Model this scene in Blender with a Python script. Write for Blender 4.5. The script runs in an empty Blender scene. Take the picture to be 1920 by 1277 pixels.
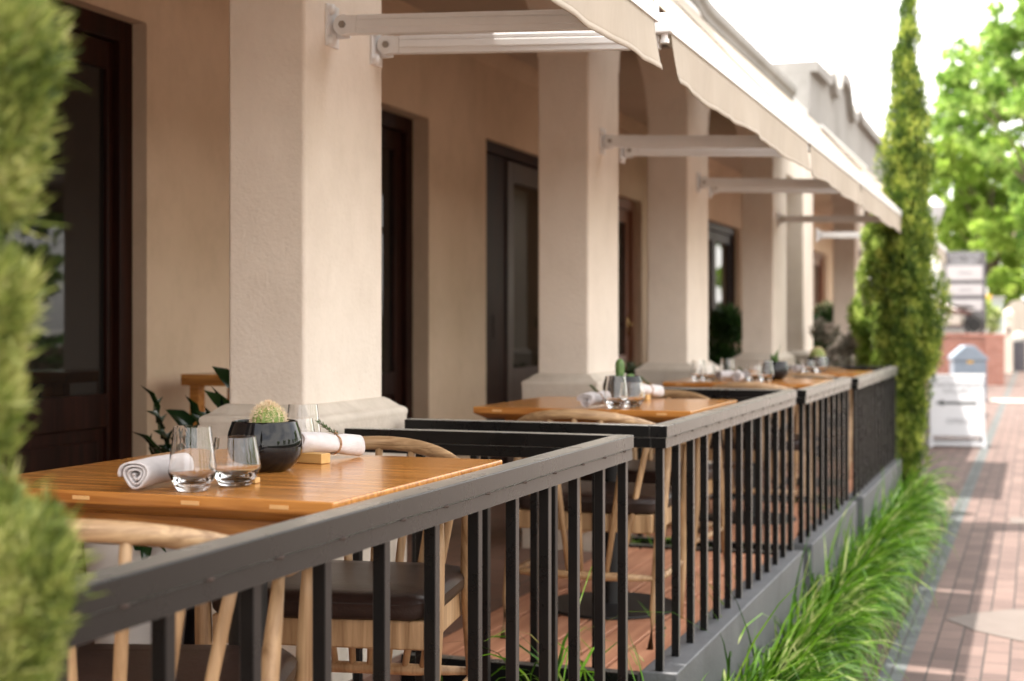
import bpy, math, random
import numpy as np
from mathutils import Vector, Matrix
R = math.radians
random.seed(7); rng = np.random.default_rng(7)
scene = bpy.context.scene
COL = scene.collection
EYE = 1.6            # camera height above the pavement
DECK = 0.56          # deck level above the pavement

# ------------------------------------------------------------------ materials
def _new(name):
    m = bpy.data.materials.new(name); m.use_nodes = True
    nt = m.node_tree; b = nt.nodes['Principled BSDF']
    return m, nt, b
def _noise(nt, scale, stretch=(1, 1, 1), detail=5, rough=.55, dist=0):
    tc = nt.nodes.new('ShaderNodeTexCoord'); mp = nt.nodes.new('ShaderNodeMapping')
    mp.inputs['Scale'].default_value = stretch
    nt.links.new(tc.outputs['Object'], mp.inputs['Vector'])
    n = nt.nodes.new('ShaderNodeTexNoise'); n.inputs['Scale'].default_value = scale
    n.inputs['Detail'].default_value = detail; n.inputs['Roughness'].default_value = rough
    n.inputs['Distortion'].default_value = dist
    nt.links.new(mp.outputs['Vector'], n.inputs['Vector'])
    return n
def _ramp(nt, src, stops):
    r = nt.nodes.new('ShaderNodeValToRGB'); e = r.color_ramp.elements
    while len(e) < len(stops): e.new(.5)
    for i, (p, c) in enumerate(stops):
        e[i].position = p; e[i].color = (*c, 1)
    nt.links.new(src, r.inputs['Fac']); return r
def mat(name, c1, c2=None, rough=.5, scale=6, stretch=(1, 1, 1), bump=0, bscale=60, bstretch=None, metal=0,
        coat=0, spec=.5, lo=.3, hi=.7, rvar=0, dist=0, transl=0, sheen=0, stain=0):
    m, nt, b = _new(name)
    b.inputs['Roughness'].default_value = rough; b.inputs['Metallic'].default_value = metal
    b.inputs['Specular IOR Level'].default_value = spec
    if coat: b.inputs['Coat Weight'].default_value = coat; b.inputs['Coat Roughness'].default_value = .08
    if sheen: b.inputs['Sheen Weight'].default_value = sheen; b.inputs['Sheen Roughness'].default_value = .28; b.inputs['Sheen Tint'].default_value = (1, .94, .87, 1)
    b.inputs['Base Color'].default_value = (*c1, 1)
    col = None
    if c2:
        n = _noise(nt, scale, stretch, dist=dist)
        r = _ramp(nt, n.outputs['Fac'], [(lo, c1), (hi, c2)])
        col = r.outputs['Color']
        if stain:
            for sc, st_, a in ((1.3, (1, 1, .6), stain), (7, (1, 1, .7), stain * .6)):
                q = _noise(nt, sc, st_, detail=8, rough=.7); q = _ramp(nt, q.outputs['Fac'], [(.28, (1 - a, 1 - a * 1.06, 1 - a * 1.15)), (.52, (1, 1, 1))])
                k = nt.nodes.new('ShaderNodeMix'); k.data_type = 'RGBA'; k.blend_type = 'MULTIPLY'; k.inputs[0].default_value = 1
                nt.links.new(col, k.inputs[6]); nt.links.new(q.outputs['Color'], k.inputs[7]); col = k.outputs[2]
        nt.links.new(col, b.inputs['Base Color'])
        if rvar:
            mr = nt.nodes.new('ShaderNodeMapRange')
            mr.inputs['To Min'].default_value = rough - rvar; mr.inputs['To Max'].default_value = rough + rvar
            nt.links.new(n.outputs['Fac'], mr.inputs['Value']); nt.links.new(mr.outputs[0], b.inputs['Roughness'])
    if bump:
        n2 = _noise(nt, bscale, bstretch or stretch, detail=4)
        bp = nt.nodes.new('ShaderNodeBump'); bp.inputs['Strength'].default_value = bump
        bp.inputs['Distance'].default_value = .004
        nt.links.new(n2.outputs['Fac'], bp.inputs['Height']); nt.links.new(bp.outputs[0], b.inputs['Normal'])
    if transl:
        t = nt.nodes.new('ShaderNodeBsdfTranslucent'); t.inputs['Color'].default_value = (*c1, 1)
        if col: nt.links.new(col, t.inputs['Color'])
        mx = nt.nodes.new('ShaderNodeMixShader'); mx.inputs[0].default_value = transl
        nt.links.new(b.outputs[0], mx.inputs[1]); nt.links.new(t.outputs[0], mx.inputs[2])
        nt.links.new(mx.outputs[0], nt.nodes['Material Output'].inputs['Surface'])
    return m
def leafmat(name, cols, transl=.35, rough=.5, spec=.4, cscale=4):
    m, nt, b = _new(name)
    g = nt.nodes.new('ShaderNodeNewGeometry')
    n = _noise(nt, cscale, detail=3); mr = nt.nodes.new('ShaderNodeMapRange'); mr.inputs['From Min'].default_value = .3; mr.inputs['From Max'].default_value = .7
    nt.links.new(n.outputs['Fac'], mr.inputs['Value'])
    ad = nt.nodes.new('ShaderNodeMix'); ad.inputs[0].default_value = .55
    nt.links.new(g.outputs['Random Per Island'], ad.inputs[2]); nt.links.new(mr.outputs[0], ad.inputs[3])
    r = _ramp(nt, ad.outputs[0], [(.2 + .6 * i / max(1, len(cols) - 1), c) for i, c in enumerate(cols)])
    nt.links.new(r.outputs['Color'], b.inputs['Base Color'])
    b.inputs['Roughness'].default_value = rough; b.inputs['Specular IOR Level'].default_value = spec
    t = nt.nodes.new('ShaderNodeBsdfTranslucent'); nt.links.new(r.outputs['Color'], t.inputs['Color'])
    mx = nt.nodes.new('ShaderNodeMixShader'); mx.inputs[0].default_value = transl
    nt.links.new(b.outputs[0], mx.inputs[1]); nt.links.new(t.outputs[0], mx.inputs[2])
    nt.links.new(mx.outputs[0], nt.nodes['Material Output'].inputs['Surface'])
    return m
def brickmat(name, c1, c2, mortar, bw, bh, ms=.004, rot=0, bias=0, rough=.85, plane='XY', dirt=.25):
    m, nt, b = _new(name)
    tc = nt.nodes.new('ShaderNodeTexCoord'); mp = nt.nodes.new('ShaderNodeMapping')
    if plane == 'XY': mp.inputs['Rotation'].default_value = (0, 0, rot)
    elif plane == 'XZ': mp.inputs['Rotation'].default_value = (R(-90), 0, 0)
    nt.links.new(tc.outputs['Object'], mp.inputs['Vector'])
    k = nt.nodes.new('ShaderNodeTexBrick'); k.inputs['Scale'].default_value = 1
    k.inputs['Brick Width'].default_value = bw; k.inputs['Row Height'].default_value = bh
    k.inputs['Mortar Size'].default_value = ms; k.inputs['Mortar Smooth'].default_value = .4
    k.inputs['Bias'].default_value = bias
    k.inputs['Color1'].default_value = (*c1, 1); k.inputs['Color2'].default_value = (*c2, 1)
    k.inputs['Mortar'].default_value = (*mortar, 1)
    nt.links.new(mp.outputs[0], k.inputs['Vector'])
    n = _noise(nt, 3.5, detail=8, rough=.65)
    r = _ramp(nt, n.outputs['Fac'], [(.3, (1 - dirt,) * 3), (.7, (1, 1, 1))])
    mx = nt.nodes.new('ShaderNodeMix'); mx.data_type = 'RGBA'; mx.blend_type = 'MULTIPLY'; mx.inputs[0].default_value = 1
    nt.links.new(k.outputs['Color'], mx.inputs[6]); nt.links.new(r.outputs['Color'], mx.inputs[7])
    nt.links.new(mx.outputs[2], b.inputs['Base Color'])
    b.inputs['Roughness'].default_value = rough
    bp = nt.nodes.new('ShaderNodeBump'); bp.inputs['Strength'].default_value = .6; bp.inputs['Distance'].default_value = .006
    inv = nt.nodes.new('ShaderNodeMath'); inv.operation = 'SUBTRACT'; inv.inputs[0].default_value = 1
    nt.links.new(k.outputs['Fac'], inv.inputs[1])
    n3 = _noise(nt, 60, detail=3); ad = nt.nodes.new('ShaderNodeMath'); ad.operation = 'MULTIPLY_ADD'; ad.inputs[1].default_value = .35
    nt.links.new(n3.outputs['Fac'], ad.inputs[0]); nt.links.new(inv.outputs[0], ad.inputs[2])
    nt.links.new(ad.outputs[0], bp.inputs['Height']); nt.links.new(bp.outputs[0], b.inputs['Normal'])
    return m
def glassmat(name, rough=0, tint=(1, 1, 1)):
    m, nt, b = _new(name)
    b.inputs['Transmission Weight'].default_value = 1; b.inputs['Roughness'].default_value = rough
    b.inputs['IOR'].default_value = 1.42; b.inputs['Base Color'].default_value = (*tint, 1)
    return m

MT = dict(
    plaster=mat('cream_plaster', (.70, .615, .53), (.755, .675, .59), .85, 2.2, bump=.7, bscale=75, stain=.12),
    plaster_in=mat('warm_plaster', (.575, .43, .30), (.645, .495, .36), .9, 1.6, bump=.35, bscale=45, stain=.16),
    base=mat('base_plaster', (.55, .49, .42), (.64, .575, .495), .85, 5, bump=.6, bscale=60, stain=.25),
    parapet=mat('parapet_plaster', (.235, .228, .215), (.275, .265, .25), .9, 1.2, bump=.3, bscale=40, stain=.25),
    mahogany=mat('dark_mahogany', (.009, .003, .002), (.032, .009, .005), .42, 5, (6, 6, .5), spec=.12),
    redwood=mat('red_brown_wood', (.13, .045, .02), (.22, .08, .035), .4, 5, (6, 6, .5)),
    dglass=mat('dark_window_glass', (.012, .010, .009), None, .02, spec=.32),
    brass=mat('brass', (.75, .5, .22), None, .25, metal=1),
    blackmetal=mat('charcoal_satin_paint', (.004, .004, .0042), (.008, .0077, .0077), .28, 9, bump=.035, bscale=70, spec=.2, rvar=.05, sheen=.42),
    matteblack=mat('matte_black_iron', (.008, .008, .008), (.014, .013, .013), .5, 9, bump=.1, bscale=90, spec=.3),
    rust=mat('rusty_weld', (.018, .010, .007), (.045, .024, .016), .8, 60),
    plinth=mat('grey_kerb_paint', (.066, .071, .079), (.10, .105, .113), .6, 5, bump=.4, bscale=80, stain=.3),
    table=mat('varnished_wood', (.21, .062, .011), (.64, .285, .07), .2, 5.5, (.55, 13, 7), spec=.38, coat=.12, dist=1.1, lo=.25, hi=.68, bump=.05, bscale=20),
    tableend=mat('end_grain_wood', (.24, .075, .018), (.40, .15, .04), .3, 8, (1, 3, 3), coat=.2),
    inlay=mat('pale_inlay_wood', (.60, .33, .13), (.66, .39, .17), .35, 30),
    oak=mat('oiled_oak', (.20, .108, .045), (.50, .325, .175), .5, 5.5, (9, 9, .55), bump=.12, bscale=40, bstretch=(7, 7, .6), dist=.5),
    oakh=mat('oiled_oak_bent', (.19, .10, .042), (.53, .35, .19), .48, 5, (1.3, 9, 22), bump=.1, bscale=30, dist=.8),
    leather=mat('brown_leather', (.020, .012, .010), (.034, .021, .017), .34, 14, bump=.22, bscale=160, rvar=.06, spec=.25),
    deckwood=mat('deck_board_wood', (.40, .17, .095), (.60, .30, .175), .55, 3, (9, .6, 3), bump=.3, bscale=25, bstretch=(9, .6, 3)),
    tile=brickmat('verandah_tile', (.16, .085, .06), (.20, .11, .08), (.09, .07, .06), .3, .3, .006, rough=.5),
    pave=brickmat('brick_paver', (.092, .058, .050), (.146, .096, .081), (.03, .024, .022), .235, .118, .0055, R(90), dirt=.26),
    sett=brickmat('grey_sett', (.062, .072, .073), (.105, .118, .117), (.045, .043, .04), .16, .104, .006, R(90), dirt=.35),
    slab=mat('grey_slate', (.098, .078, .068), (.118, .096, .084), .8, 5, bump=.3, bscale=30),
    palepave=mat('pale_stone_band', (.40, .36, .32), (.46, .42, .38), .85, 6, bump=.3, bscale=30),
    roadpave=brickmat('road_paver', (.26, .195, .16), (.31, .24, .20), (.16, .13, .105), .235, .118, .005, R(45)),  # made pale so the unseen road reflects light onto the railings
    asphalt=mat('asphalt', (.045, .045, .046), (.07, .069, .067), .9, 8, bump=.5, bscale=150),
    concrete=mat('concrete', (.36, .35, .33), (.44, .43, .40), .85, 5, bump=.3, bscale=50),
    soil=mat('soil', (.03, .02, .013), (.06, .042, .028), .95, 12, bump=1, bscale=40),
    gravelsoil=mat('pot_soil', (.05, .038, .028), (.10, .08, .06), .95, 60, bump=1, bscale=120),
    canvas=mat('cream_canvas', (.46, .40, .325), (.51, .445, .365), .85, 3, bump=.45, bscale=7, bstretch=(1, 5, .9), transl=.26, sheen=.05, stain=.08),
    alu=mat('white_powder_coat', (.67, .665, .66), (.73, .725, .72), .38, 8, spec=.5),
    steel=mat('steel_bolt', (.30, .27, .24), None, .35, metal=1),
    napkin=mat('grey_linen', (.56, .52, .52), (.65, .61, .61), .9, 40, bump=.5, bscale=420, sheen=.3),
    string=mat('brown_twine', (.33, .17, .08), (.42, .24, .12), .8, 80),
    block=mat('pale_wood_block', (.50, .29, .09), (.60, .37, .14), .45, 9, (1, 8, 8)),
    ceramic=mat('black_glaze', (.006, .006, .007), None, .045, spec=.32),
    whitepot=mat('white_ceramic_pot', (.66, .64, .61), (.72, .70, .67), .5, 6, bump=.15, bscale=60),
    cactus=mat('cactus_skin', (.12, .19, .035), (.24, .31, .07), .55, 40),
    cactus2=mat('cactus_skin_deep', (.06, .13, .035), (.13, .22, .06), .5, 30),
    spine=mat('cactus_spine', (.74, .66, .44), (.78, .56, .40), .6, 60),
    glass=glassmat('clear_glass'),
    white=mat('white_board', (.43, .44, .46), (.46, .47, .49), .45, 4),
    plaque=mat('shaded_plaque', (.40, .38, .385), (.44, .42, .425), .5, 4),  # white plaques greyed, their lack of sun is put into the colour
    ink=mat('dark_lettering', (.05, .055, .055), None, .6),
    inkgrey=mat('grey_lettering', (.2, .2, .21), None, .6),
    signgrey=mat('charcoal_sign_panel', (.085, .08, .085), (.11, .105, .11), .5, 3),
    brick=brickmat('red_brick', (.30, .115, .08), (.38, .165, .125), (.33, .27, .23), .23, .085, .008, plane='XZ'),
    bluegrey=mat('blue_grey_metal', (.17, .22, .28), (.22, .27, .33), .35, 4, spec=.5),
    binblack=mat('dark_grey_plastic', (.10, .10, .12), (.13, .13, .15), .45, 5),
    brownpaint=mat('dark_brown_paint', (.06, .025, .018), (.09, .04, .03), .3, 5, coat=.4),
    rubber=mat('tyre_rubber', (.02, .02, .02), None, .8),
    chrome=mat('chrome', (.8, .8, .8), None, .08, metal=1),
    whitewash=mat('whitewashed_wall', (.66, .65, .62), (.72, .71, .68), .9, 2, bump=.3, bscale=30),
    tinroof=mat('pale_tin_roof', (.50, .50, .49), (.58, .58, .57), .5, 3, (1, 20, 1)),
    greenwall=mat('grey_green_wall', (.34, .38, .35), (.40, .44, .40), .85, 3),
    yellow=mat('yellow_paint', (.8, .45, .03), None, .5),
    bark=mat('tree_bark', (.09, .06, .04), (.17, .125, .09), .9, 6, (3, 3, .5), bump=1, bscale=20),
    ceil=mat('verandah_ceiling', (.52, .43, .34), (.57, .475, .38), .9, 2),
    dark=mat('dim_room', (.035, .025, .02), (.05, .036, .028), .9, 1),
    plum=mat('dusky_pink_panel', (.035, .02, .015), (.06, .034, .026), .4, 4),
    grass=leafmat('grass_blade', [(.018, .055, .004), (.04, .12, .006), (.075, .195, .009), (.12, .27, .013), (.19, .36, .03), (.55, .60, .24)], .22, .33, .22, cscale=5),
    cypress=leafmat('golden_cypress_leaf', [(.05, .085, .014), (.15, .20, .035), (.31, .35, .085), (.52, .52, .2)], .4, .5, cscale=13),
    cypress2=leafmat('cypress_leaf', [(.02, .05, .008), (.075, .14, .018), (.24, .33, .045), (.60, .64, .14)], .4, .5, cscale=8),
    shrub=leafmat('light_shrub_leaf', [(.10, .18, .03), (.34, .46, .09), (.55, .64, .2)], .5, .5, cscale=8),
    greyshrub=leafmat('grey_shrub_leaf', [(.10, .11, .06), (.22, .20, .16), (.38, .34, .29)], .3, .6),
    darkleaf=leafmat('dark_glossy_leaf', [(.012, .035, .010), (.02, .055, .014), (.035, .085, .02)], .15, .25, .6),
    bush=leafmat('bush_leaf', [(.015, .045, .010), (.03, .08, .018), (.06, .13, .03)], .25, .4),
    tree=leafmat('bright_tree_leaf', [(.09, .18, .03), (.22, .37, .06), (.37, .54, .12), (.53, .65, .21)], .5, .45, cscale=1.1),
    tree2=leafmat('lime_tree_leaf', [(.15, .26, .035), (.34, .49, .075), (.56, .68, .17)], .5, .45, cscale=1.1),
    tree3=leafmat('deep_tree_leaf', [(.02, .06, .010), (.045, .12, .018), (.09, .19, .03)], .35, .45),
    flower=leafmat('pale_flower', [(.6, .62, .35), (.75, .74, .55)], .4, .6),
    rosemary=leafmat('rosemary_leaf', [(.05, .10, .03), (.10, .17, .05)], .2, .5),
)

# ------------------------------------------------------------------ mesh helpers
def link(o): COL.objects.link(o); return o
def tag(o, label=None, cat=None, group=None, kind=None):
    if label: o['label'] = label
    if cat: o['category'] = cat
    if group: o['group'] = group
    if kind: o['kind'] = kind
    return o
def thing(name, loc, label, cat, group=None, rz=0):
    o = bpy.data.objects.new(name, None); o.empty_display_size = .1; link(o)
    o.location = loc; o.rotation_euler = (0, 0, rz)
    return tag(o, label, cat, group)
def copy_tree(o, parent=None):
    c = o.copy(); COL.objects.link(c)
    if parent: c.parent = parent
    for ch in list(o.children): copy_tree(ch, c)
    return c

class MB:
    def __init__(s, off=(0, 0, 0)): s.v = []; s.f = []; s.off = Vector(off)
    def add(s, vs, fs):
        n = len(s.v); s.v += [tuple(Vector(p) - s.off) for p in vs]; s.f += [tuple(i + n for i in f) for f in fs]; return s
    def box(s, a, b, rz=0, c=None):
        (x0, y0, z0), (x1, y1, z1) = a, b
        vs = [Vector(p) for p in [(x0, y0, z0), (x1, y0, z0), (x1, y1, z0), (x0, y1, z0), (x0, y0, z1), (x1, y0, z1), (x1, y1, z1), (x0, y1, z1)]]
        if rz:
            c = Vector(c or ((x0 + x1) / 2, (y0 + y1) / 2, 0)); m = Matrix.Rotation(rz, 3, 'Z')
            vs = [m @ (p - c) + c for p in vs]
        return s.add(vs, [(3, 2, 1, 0), (4, 5, 6, 7), (0, 1, 5, 4), (1, 2, 6, 5), (2, 3, 7, 6), (3, 0, 4, 7)])
    def tube(s, pts, rad, seg=10, up=(0, 0, 1), cap=True):
        """rad: list of r or (rside, rup) per point"""
        pts = [Vector(p) for p in pts]; n = len(pts); vs = []; fs = []
        if not isinstance(rad, (list, tuple)): rad = [rad] * n
        for i, p in enumerate(pts):
            t = (pts[min(i + 1, n - 1)] - pts[max(i - 1, 0)]).normalized()
            u = Vector(up)
            if abs(t.dot(u)) > .95: u = Vector((0, 1, 0)) if abs(t.y) < .9 else Vector((1, 0, 0))
            a = t.cross(u).normalized(); b = a.cross(t).normalized()
            r = rad[i]; ra, rb = r if isinstance(r, (list, tuple)) else (r, r)
            for k in range(seg):
                g = 2 * math.pi * k / seg
                vs.append(p + a * ra * math.cos(g) + b * rb * math.sin(g))
        for i in range(n - 1):
            for k in range(seg):
                k2 = (k + 1) % seg
                fs.append((i * seg + k, i * seg + k2, (i + 1) * seg + k2, (i + 1) * seg + k))
        if cap: fs += [tuple(reversed(range(seg))), tuple(range((n - 1) * seg, n * seg))]
        return s.add(vs, fs)
    def lathe(s, prof, c=(0, 0, 0), seg=32, close=False):
        vs = []; fs = []; n = len(prof)
        for r, z in prof:
            for k in range(seg):
                g = 2 * math.pi * k / seg
                vs.append((c[0] + r * math.cos(g), c[1] + r * math.sin(g), c[2] + z))
        rng_ = range(n) if close else range(n - 1)
        for i in rng_:
            j = (i + 1) % n
            for k in range(seg):
                k2 = (k + 1) % seg
                fs.append((i * seg + k, i * seg + k2, j * seg + k2, j * seg + k))
        if not close:
            if prof[0][0] > 1e-6: fs.append(tuple(reversed(range(seg))))
            if prof[-1][0] > 1e-6: fs.append(tuple(range((n - 1) * seg, n * seg)))
        return s.add(vs, fs)
    def prism(s, poly, axis, a, b):
        """poly 2-D list, extruded along axis from a to b"""
        def P(u, w, t): return {'x': (t, u, w), 'y': (u, t, w), 'z': (u, w, t)}[axis]
        n = len(poly)
        vs = [P(u, w, a) for u, w in poly] + [P(u, w, b) for u, w in poly]
        fs = [tuple(range(n)), tuple(reversed(range(n, 2 * n)))] + [(i, n + i, n + (i + 1) % n, (i + 1) % n) for i in range(n)]
        return s.add(vs, fs)
    def build(s, name, m, parent=None, smooth=False, bevel=0, bseg=2, sub=0, fix=True, auto=None):
        me = bpy.data.meshes.new(name); me.from_pydata(s.v, [], s.f); me.update()
        if fix:
            import bmesh
            bm = bmesh.new(); bm.from_mesh(me); bmesh.ops.recalc_face_normals(bm, faces=bm.faces); bm.to_mesh(me); bm.free()
        me.materials.append(m)
        if smooth: me.polygons.foreach_set('use_smooth', [True] * len(me.polygons))
        if auto is not None:
            me.polygons.foreach_set('use_smooth', [True] * len(me.polygons)); me.set_sharp_from_angle(angle=R(auto))
        o = bpy.data.objects.new(name, me); link(o)
        if parent: o.parent = parent
        if bevel:
            b = o.modifiers.new('bevel', 'BEVEL'); b.width = bevel; b.segments = bseg; b.limit_method = 'ANGLE'; b.angle_limit = R(40)
            if bseg > 1: me.polygons.foreach_set('use_smooth', [True] * len(me.polygons)); b.harden_normals = True
        if sub:
            q = o.modifiers.new('subsurf', 'SUBSURF'); q.levels = sub; q.render_levels = sub
        return o

def fastmesh(name, V, F, m, parent=None, smooth=False):
    """V (N,3) array, F (M,k) int array"""
    me = bpy.data.meshes.new(name); V = np.asarray(V, dtype=np.float32); F = np.asarray(F, dtype=np.int32)
    k = F.shape[1]
    me.vertices.add(len(V)); me.vertices.foreach_set('co', V.ravel())
    me.loops.add(F.size); me.loops.foreach_set('vertex_index', F.ravel())
    me.polygons.add(len(F)); me.polygons.foreach_set('loop_start', np.arange(0, F.size, k, dtype=np.int32))
    me.polygons.foreach_set('loop_total', np.full(len(F), k, dtype=np.int32))
    if smooth: me.polygons.foreach_set('use_smooth', np.ones(len(F), dtype=bool))
    me.update(calc_edges=True); me.validate(); me.materials.append(m)
    o = bpy.data.objects.new(name, me); link(o)
    if parent: o.parent = parent
    return o
def unit(a): return a / np.maximum(np.linalg.norm(a, axis=1, keepdims=True), 1e-9)
def rdirs(n): return unit(rng.normal(size=(n, 3)))
def leafquads(P, D, L, W):
    """diamond leaves: base P, direction D, length L, width W"""
    n = len(P); D = unit(D); S = unit(np.cross(D, rdirs(n)))
    L = np.broadcast_to(L, n)[:, None]; W = np.broadcast_to(W, n)[:, None]
    mid = P + D * L * .45
    V = np.stack([P, mid + S * W, P + D * L, mid - S * W], 1).reshape(-1, 3)
    F = np.arange(4 * n).reshape(n, 4)
    return V, F

# ------------------------------------------------------------------ camera, light, world
cam = bpy.data.cameras.new('Camera'); co = bpy.data.objects.new('Camera', cam); link(co)
co.location = (0, 0, EYE); co.rotation_euler = (R(90), 0, R(20.0))
cam.sensor_width = 36; cam.lens = 2700 / 1920 * 36; cam.shift_y = -30.5 / 1920
cam.clip_start = .05; cam.clip_end = 600
cam.dof.use_dof = True; cam.dof.focus_distance = 3.1; cam.dof.aperture_fstop = 3.5; cam.dof.aperture_blades = 0
scene.camera = co
sd = Vector((-.278, -.055, 1)).normalized()          # towards the sun
sl = bpy.data.lights.new('Sun', 'SUN'); sl.energy = 4.9; sl.angle = R(.55); sl.color = (1, .93, .84)
so = bpy.data.objects.new('Sun', sl); link(so); so.location = (-5, -2, 20)
so.rotation_euler = (-sd).to_track_quat('-Z', 'Y').to_euler()
w = bpy.data.worlds.new('World'); scene.world = w; w.use_nodes = True
nt = w.node_tree; bg = nt.nodes['Background']
sky = nt.nodes.new('ShaderNodeTexSky'); sky.sky_type = 'NISHITA'; sky.sun_disc = False
sky.sun_elevation = math.asin(sd.z); sky.sun_rotation = math.atan2(sd.x, sd.y) % (2 * math.pi)
sky.air_density = 1.0; sky.dust_density = 2.5; sky.ozone_density = 1.0
tc = nt.nodes.new('ShaderNodeTexCoord'); mp = nt.nodes.new('ShaderNodeMapping'); mp.inputs['Scale'].default_value = (1, 1, 2.2)
n = nt.nodes.new('ShaderNodeTexNoise'); n.inputs['Scale'].default_value = 2.1; n.inputs['Detail'].default_value = 7; n.inputs['Roughness'].default_value = .55
nt.links.new(tc.outputs['Generated'], mp.inputs['Vector']); nt.links.new(mp.outputs[0], n.inputs['Vector'])
rp = nt.nodes.new('ShaderNodeValToRGB'); rp.color_ramp.elements[0].position = .34; rp.color_ramp.elements[1].position = .58
rp.color_ramp.elements[0].color = (.35,) * 3 + (1,); rp.color_ramp.elements[1].color = (.97,) * 3 + (1,)
nt.links.new(n.outputs['Fac'], rp.inputs['Fac'])
mx = nt.nodes.new('ShaderNodeMix'); mx.data_type = 'RGBA'
mx.inputs[7].default_value = (10.6, 10.1, 9.5, 1)       # bright thin cloud
nt.links.new(rp.outputs['Color'], mx.inputs[0]); nt.links.new(sky.outputs[0], mx.inputs[6])
nt.links.new(mx.outputs[2], bg.inputs['Color']); bg.inputs['Strength'].default_value = .15
scene.view_settings.view_transform = 'Standard'; scene.view_settings.look = 'None'
scene.view_settings.exposure = 1.52; scene.view_settings.gamma = 1
cy = scene.cycles
cy.max_bounces = 16; cy.diffuse_bounces = 8; cy.glossy_bounces = 5; cy.transmission_bounces = 16; cy.transparent_max_bounces = 12
cy.caustics_reflective = False; cy.caustics_refractive = False; cy.use_denoising = True; cy.sample_clamp_indirect = 8

# ------------------------------------------------------------------ ground
def sheet(name, x0, x1, y0, y1, z, m, kind='structure'):
    return tag(MB().add([(x0, y0, z), (x1, y0, z), (x1, y1, z), (x0, y1, z)], [(0, 1, 2, 3)]).build(name, m, fix=False), kind=kind)
sheet('ground', -260, 260, -120, 400, -.16, MT['concrete'])
def slabbox(name, x0, x1, y0, y1, z0, z1, m): return tag(MB().box((x0, y0, z0), (x1, y1, z1)).build(name, m), kind='structure')
slabbox('pavement', -8, 2.6, -8, 120, -.15, 0, MT['pave'])
slabbox('kerb', 2.6, 2.76, -8, 120, -.15, .004, MT['concrete'])
sheet('road', 2.76, 9.5, -40, 140, -.152, MT['roadpave'])
sheet('sett_strip', -.672, -.565, -8, 60, .004, MT['sett'])
def inlay(pts, z): return tag(MB().add([(x, y, z) for x, y in pts], [tuple(range(len(pts)))]).build('slate_inlay', MT['slab'], fix=False), kind='structure')
inlay([(-.46, 8.14), (-.30, 7.88), (-.08, 7.70), (.18, 7.63), (.45, 7.70), (.72, 7.93), (.85, 8.16), (.70, 8.40), (.42, 8.58), (.12, 8.62), (-.12, 8.54), (-.32, 8.36)], .004)
inlay([(-.2, 12.25), (.9, 12.0), (1.2, 12.35), (.2, 12.6), (-.2, 12.62)], .004)
sheet('pale_paving_band', -.9, 2.58, 31.3, 32.4, .005, MT['palepave'])

BAYS = [(0.95, 3.747, 0.0), (4.114, 6.55, 0.0), (6.83, 8.60, -.012), (8.95, 11.57, -.03)]
slabbox('verandah_floor', -3.3, -1.86, -4, 26, 0.0, DECK - .004, MT['tile'])
slabbox('planting_bed', -1.86, -1.13, -4, 12.2, 0.0, .40, MT['soil'])
slabbox('planting_strip', -1.13, -.84, -1.5, 13.5, 0.0, .03, MT['soil'])
for y0, y1, dz in BAYS:
    b = MB(); n = 6; wd = (-1.10 + 1.855) / n
    for k in range(n):
        xa = -1.855 + k * wd
        yj = random.uniform(y0 + .7, y1 - .5)
        b.box((xa + .006, y0 + .03, DECK - .03 + dz), (xa + wd - .006, yj - .002, DECK + dz))
        b.box((xa + .006, yj + .002, DECK - .03 + dz), (xa + wd - .006, y1 - .05, DECK + dz))
    tag(b.build('deck', MT['deckwood'], bevel=.002, bseg=1), kind='structure')
    slabbox('deck_subframe', -1.855, -1.10, y0 + .05, y1 - .07, .36, DECK - .075 + dz, MT['soil'])
    # grey kerb the balusters stand on, black beams closing the ends of the bay
    q = MB(); q.box((-1.095, y0, 0), (-.985, y1, DECK + .02 + dz))
    tag(q.build('deck_kerb', MT['plinth'], bevel=.006), kind='structure')
    q = MB(); q.box((-1.858, y1 - .05, .38), (-1.098, y1 - .004, DECK + .012 + dz)); q.box((-1.858, y0 - .02, .38), (-1.098, y0 + .028, DECK + .012 + dz))
    tag(q.build('deck_end_beam', MT['blackmetal'], bevel=.003), kind='structure')

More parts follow.
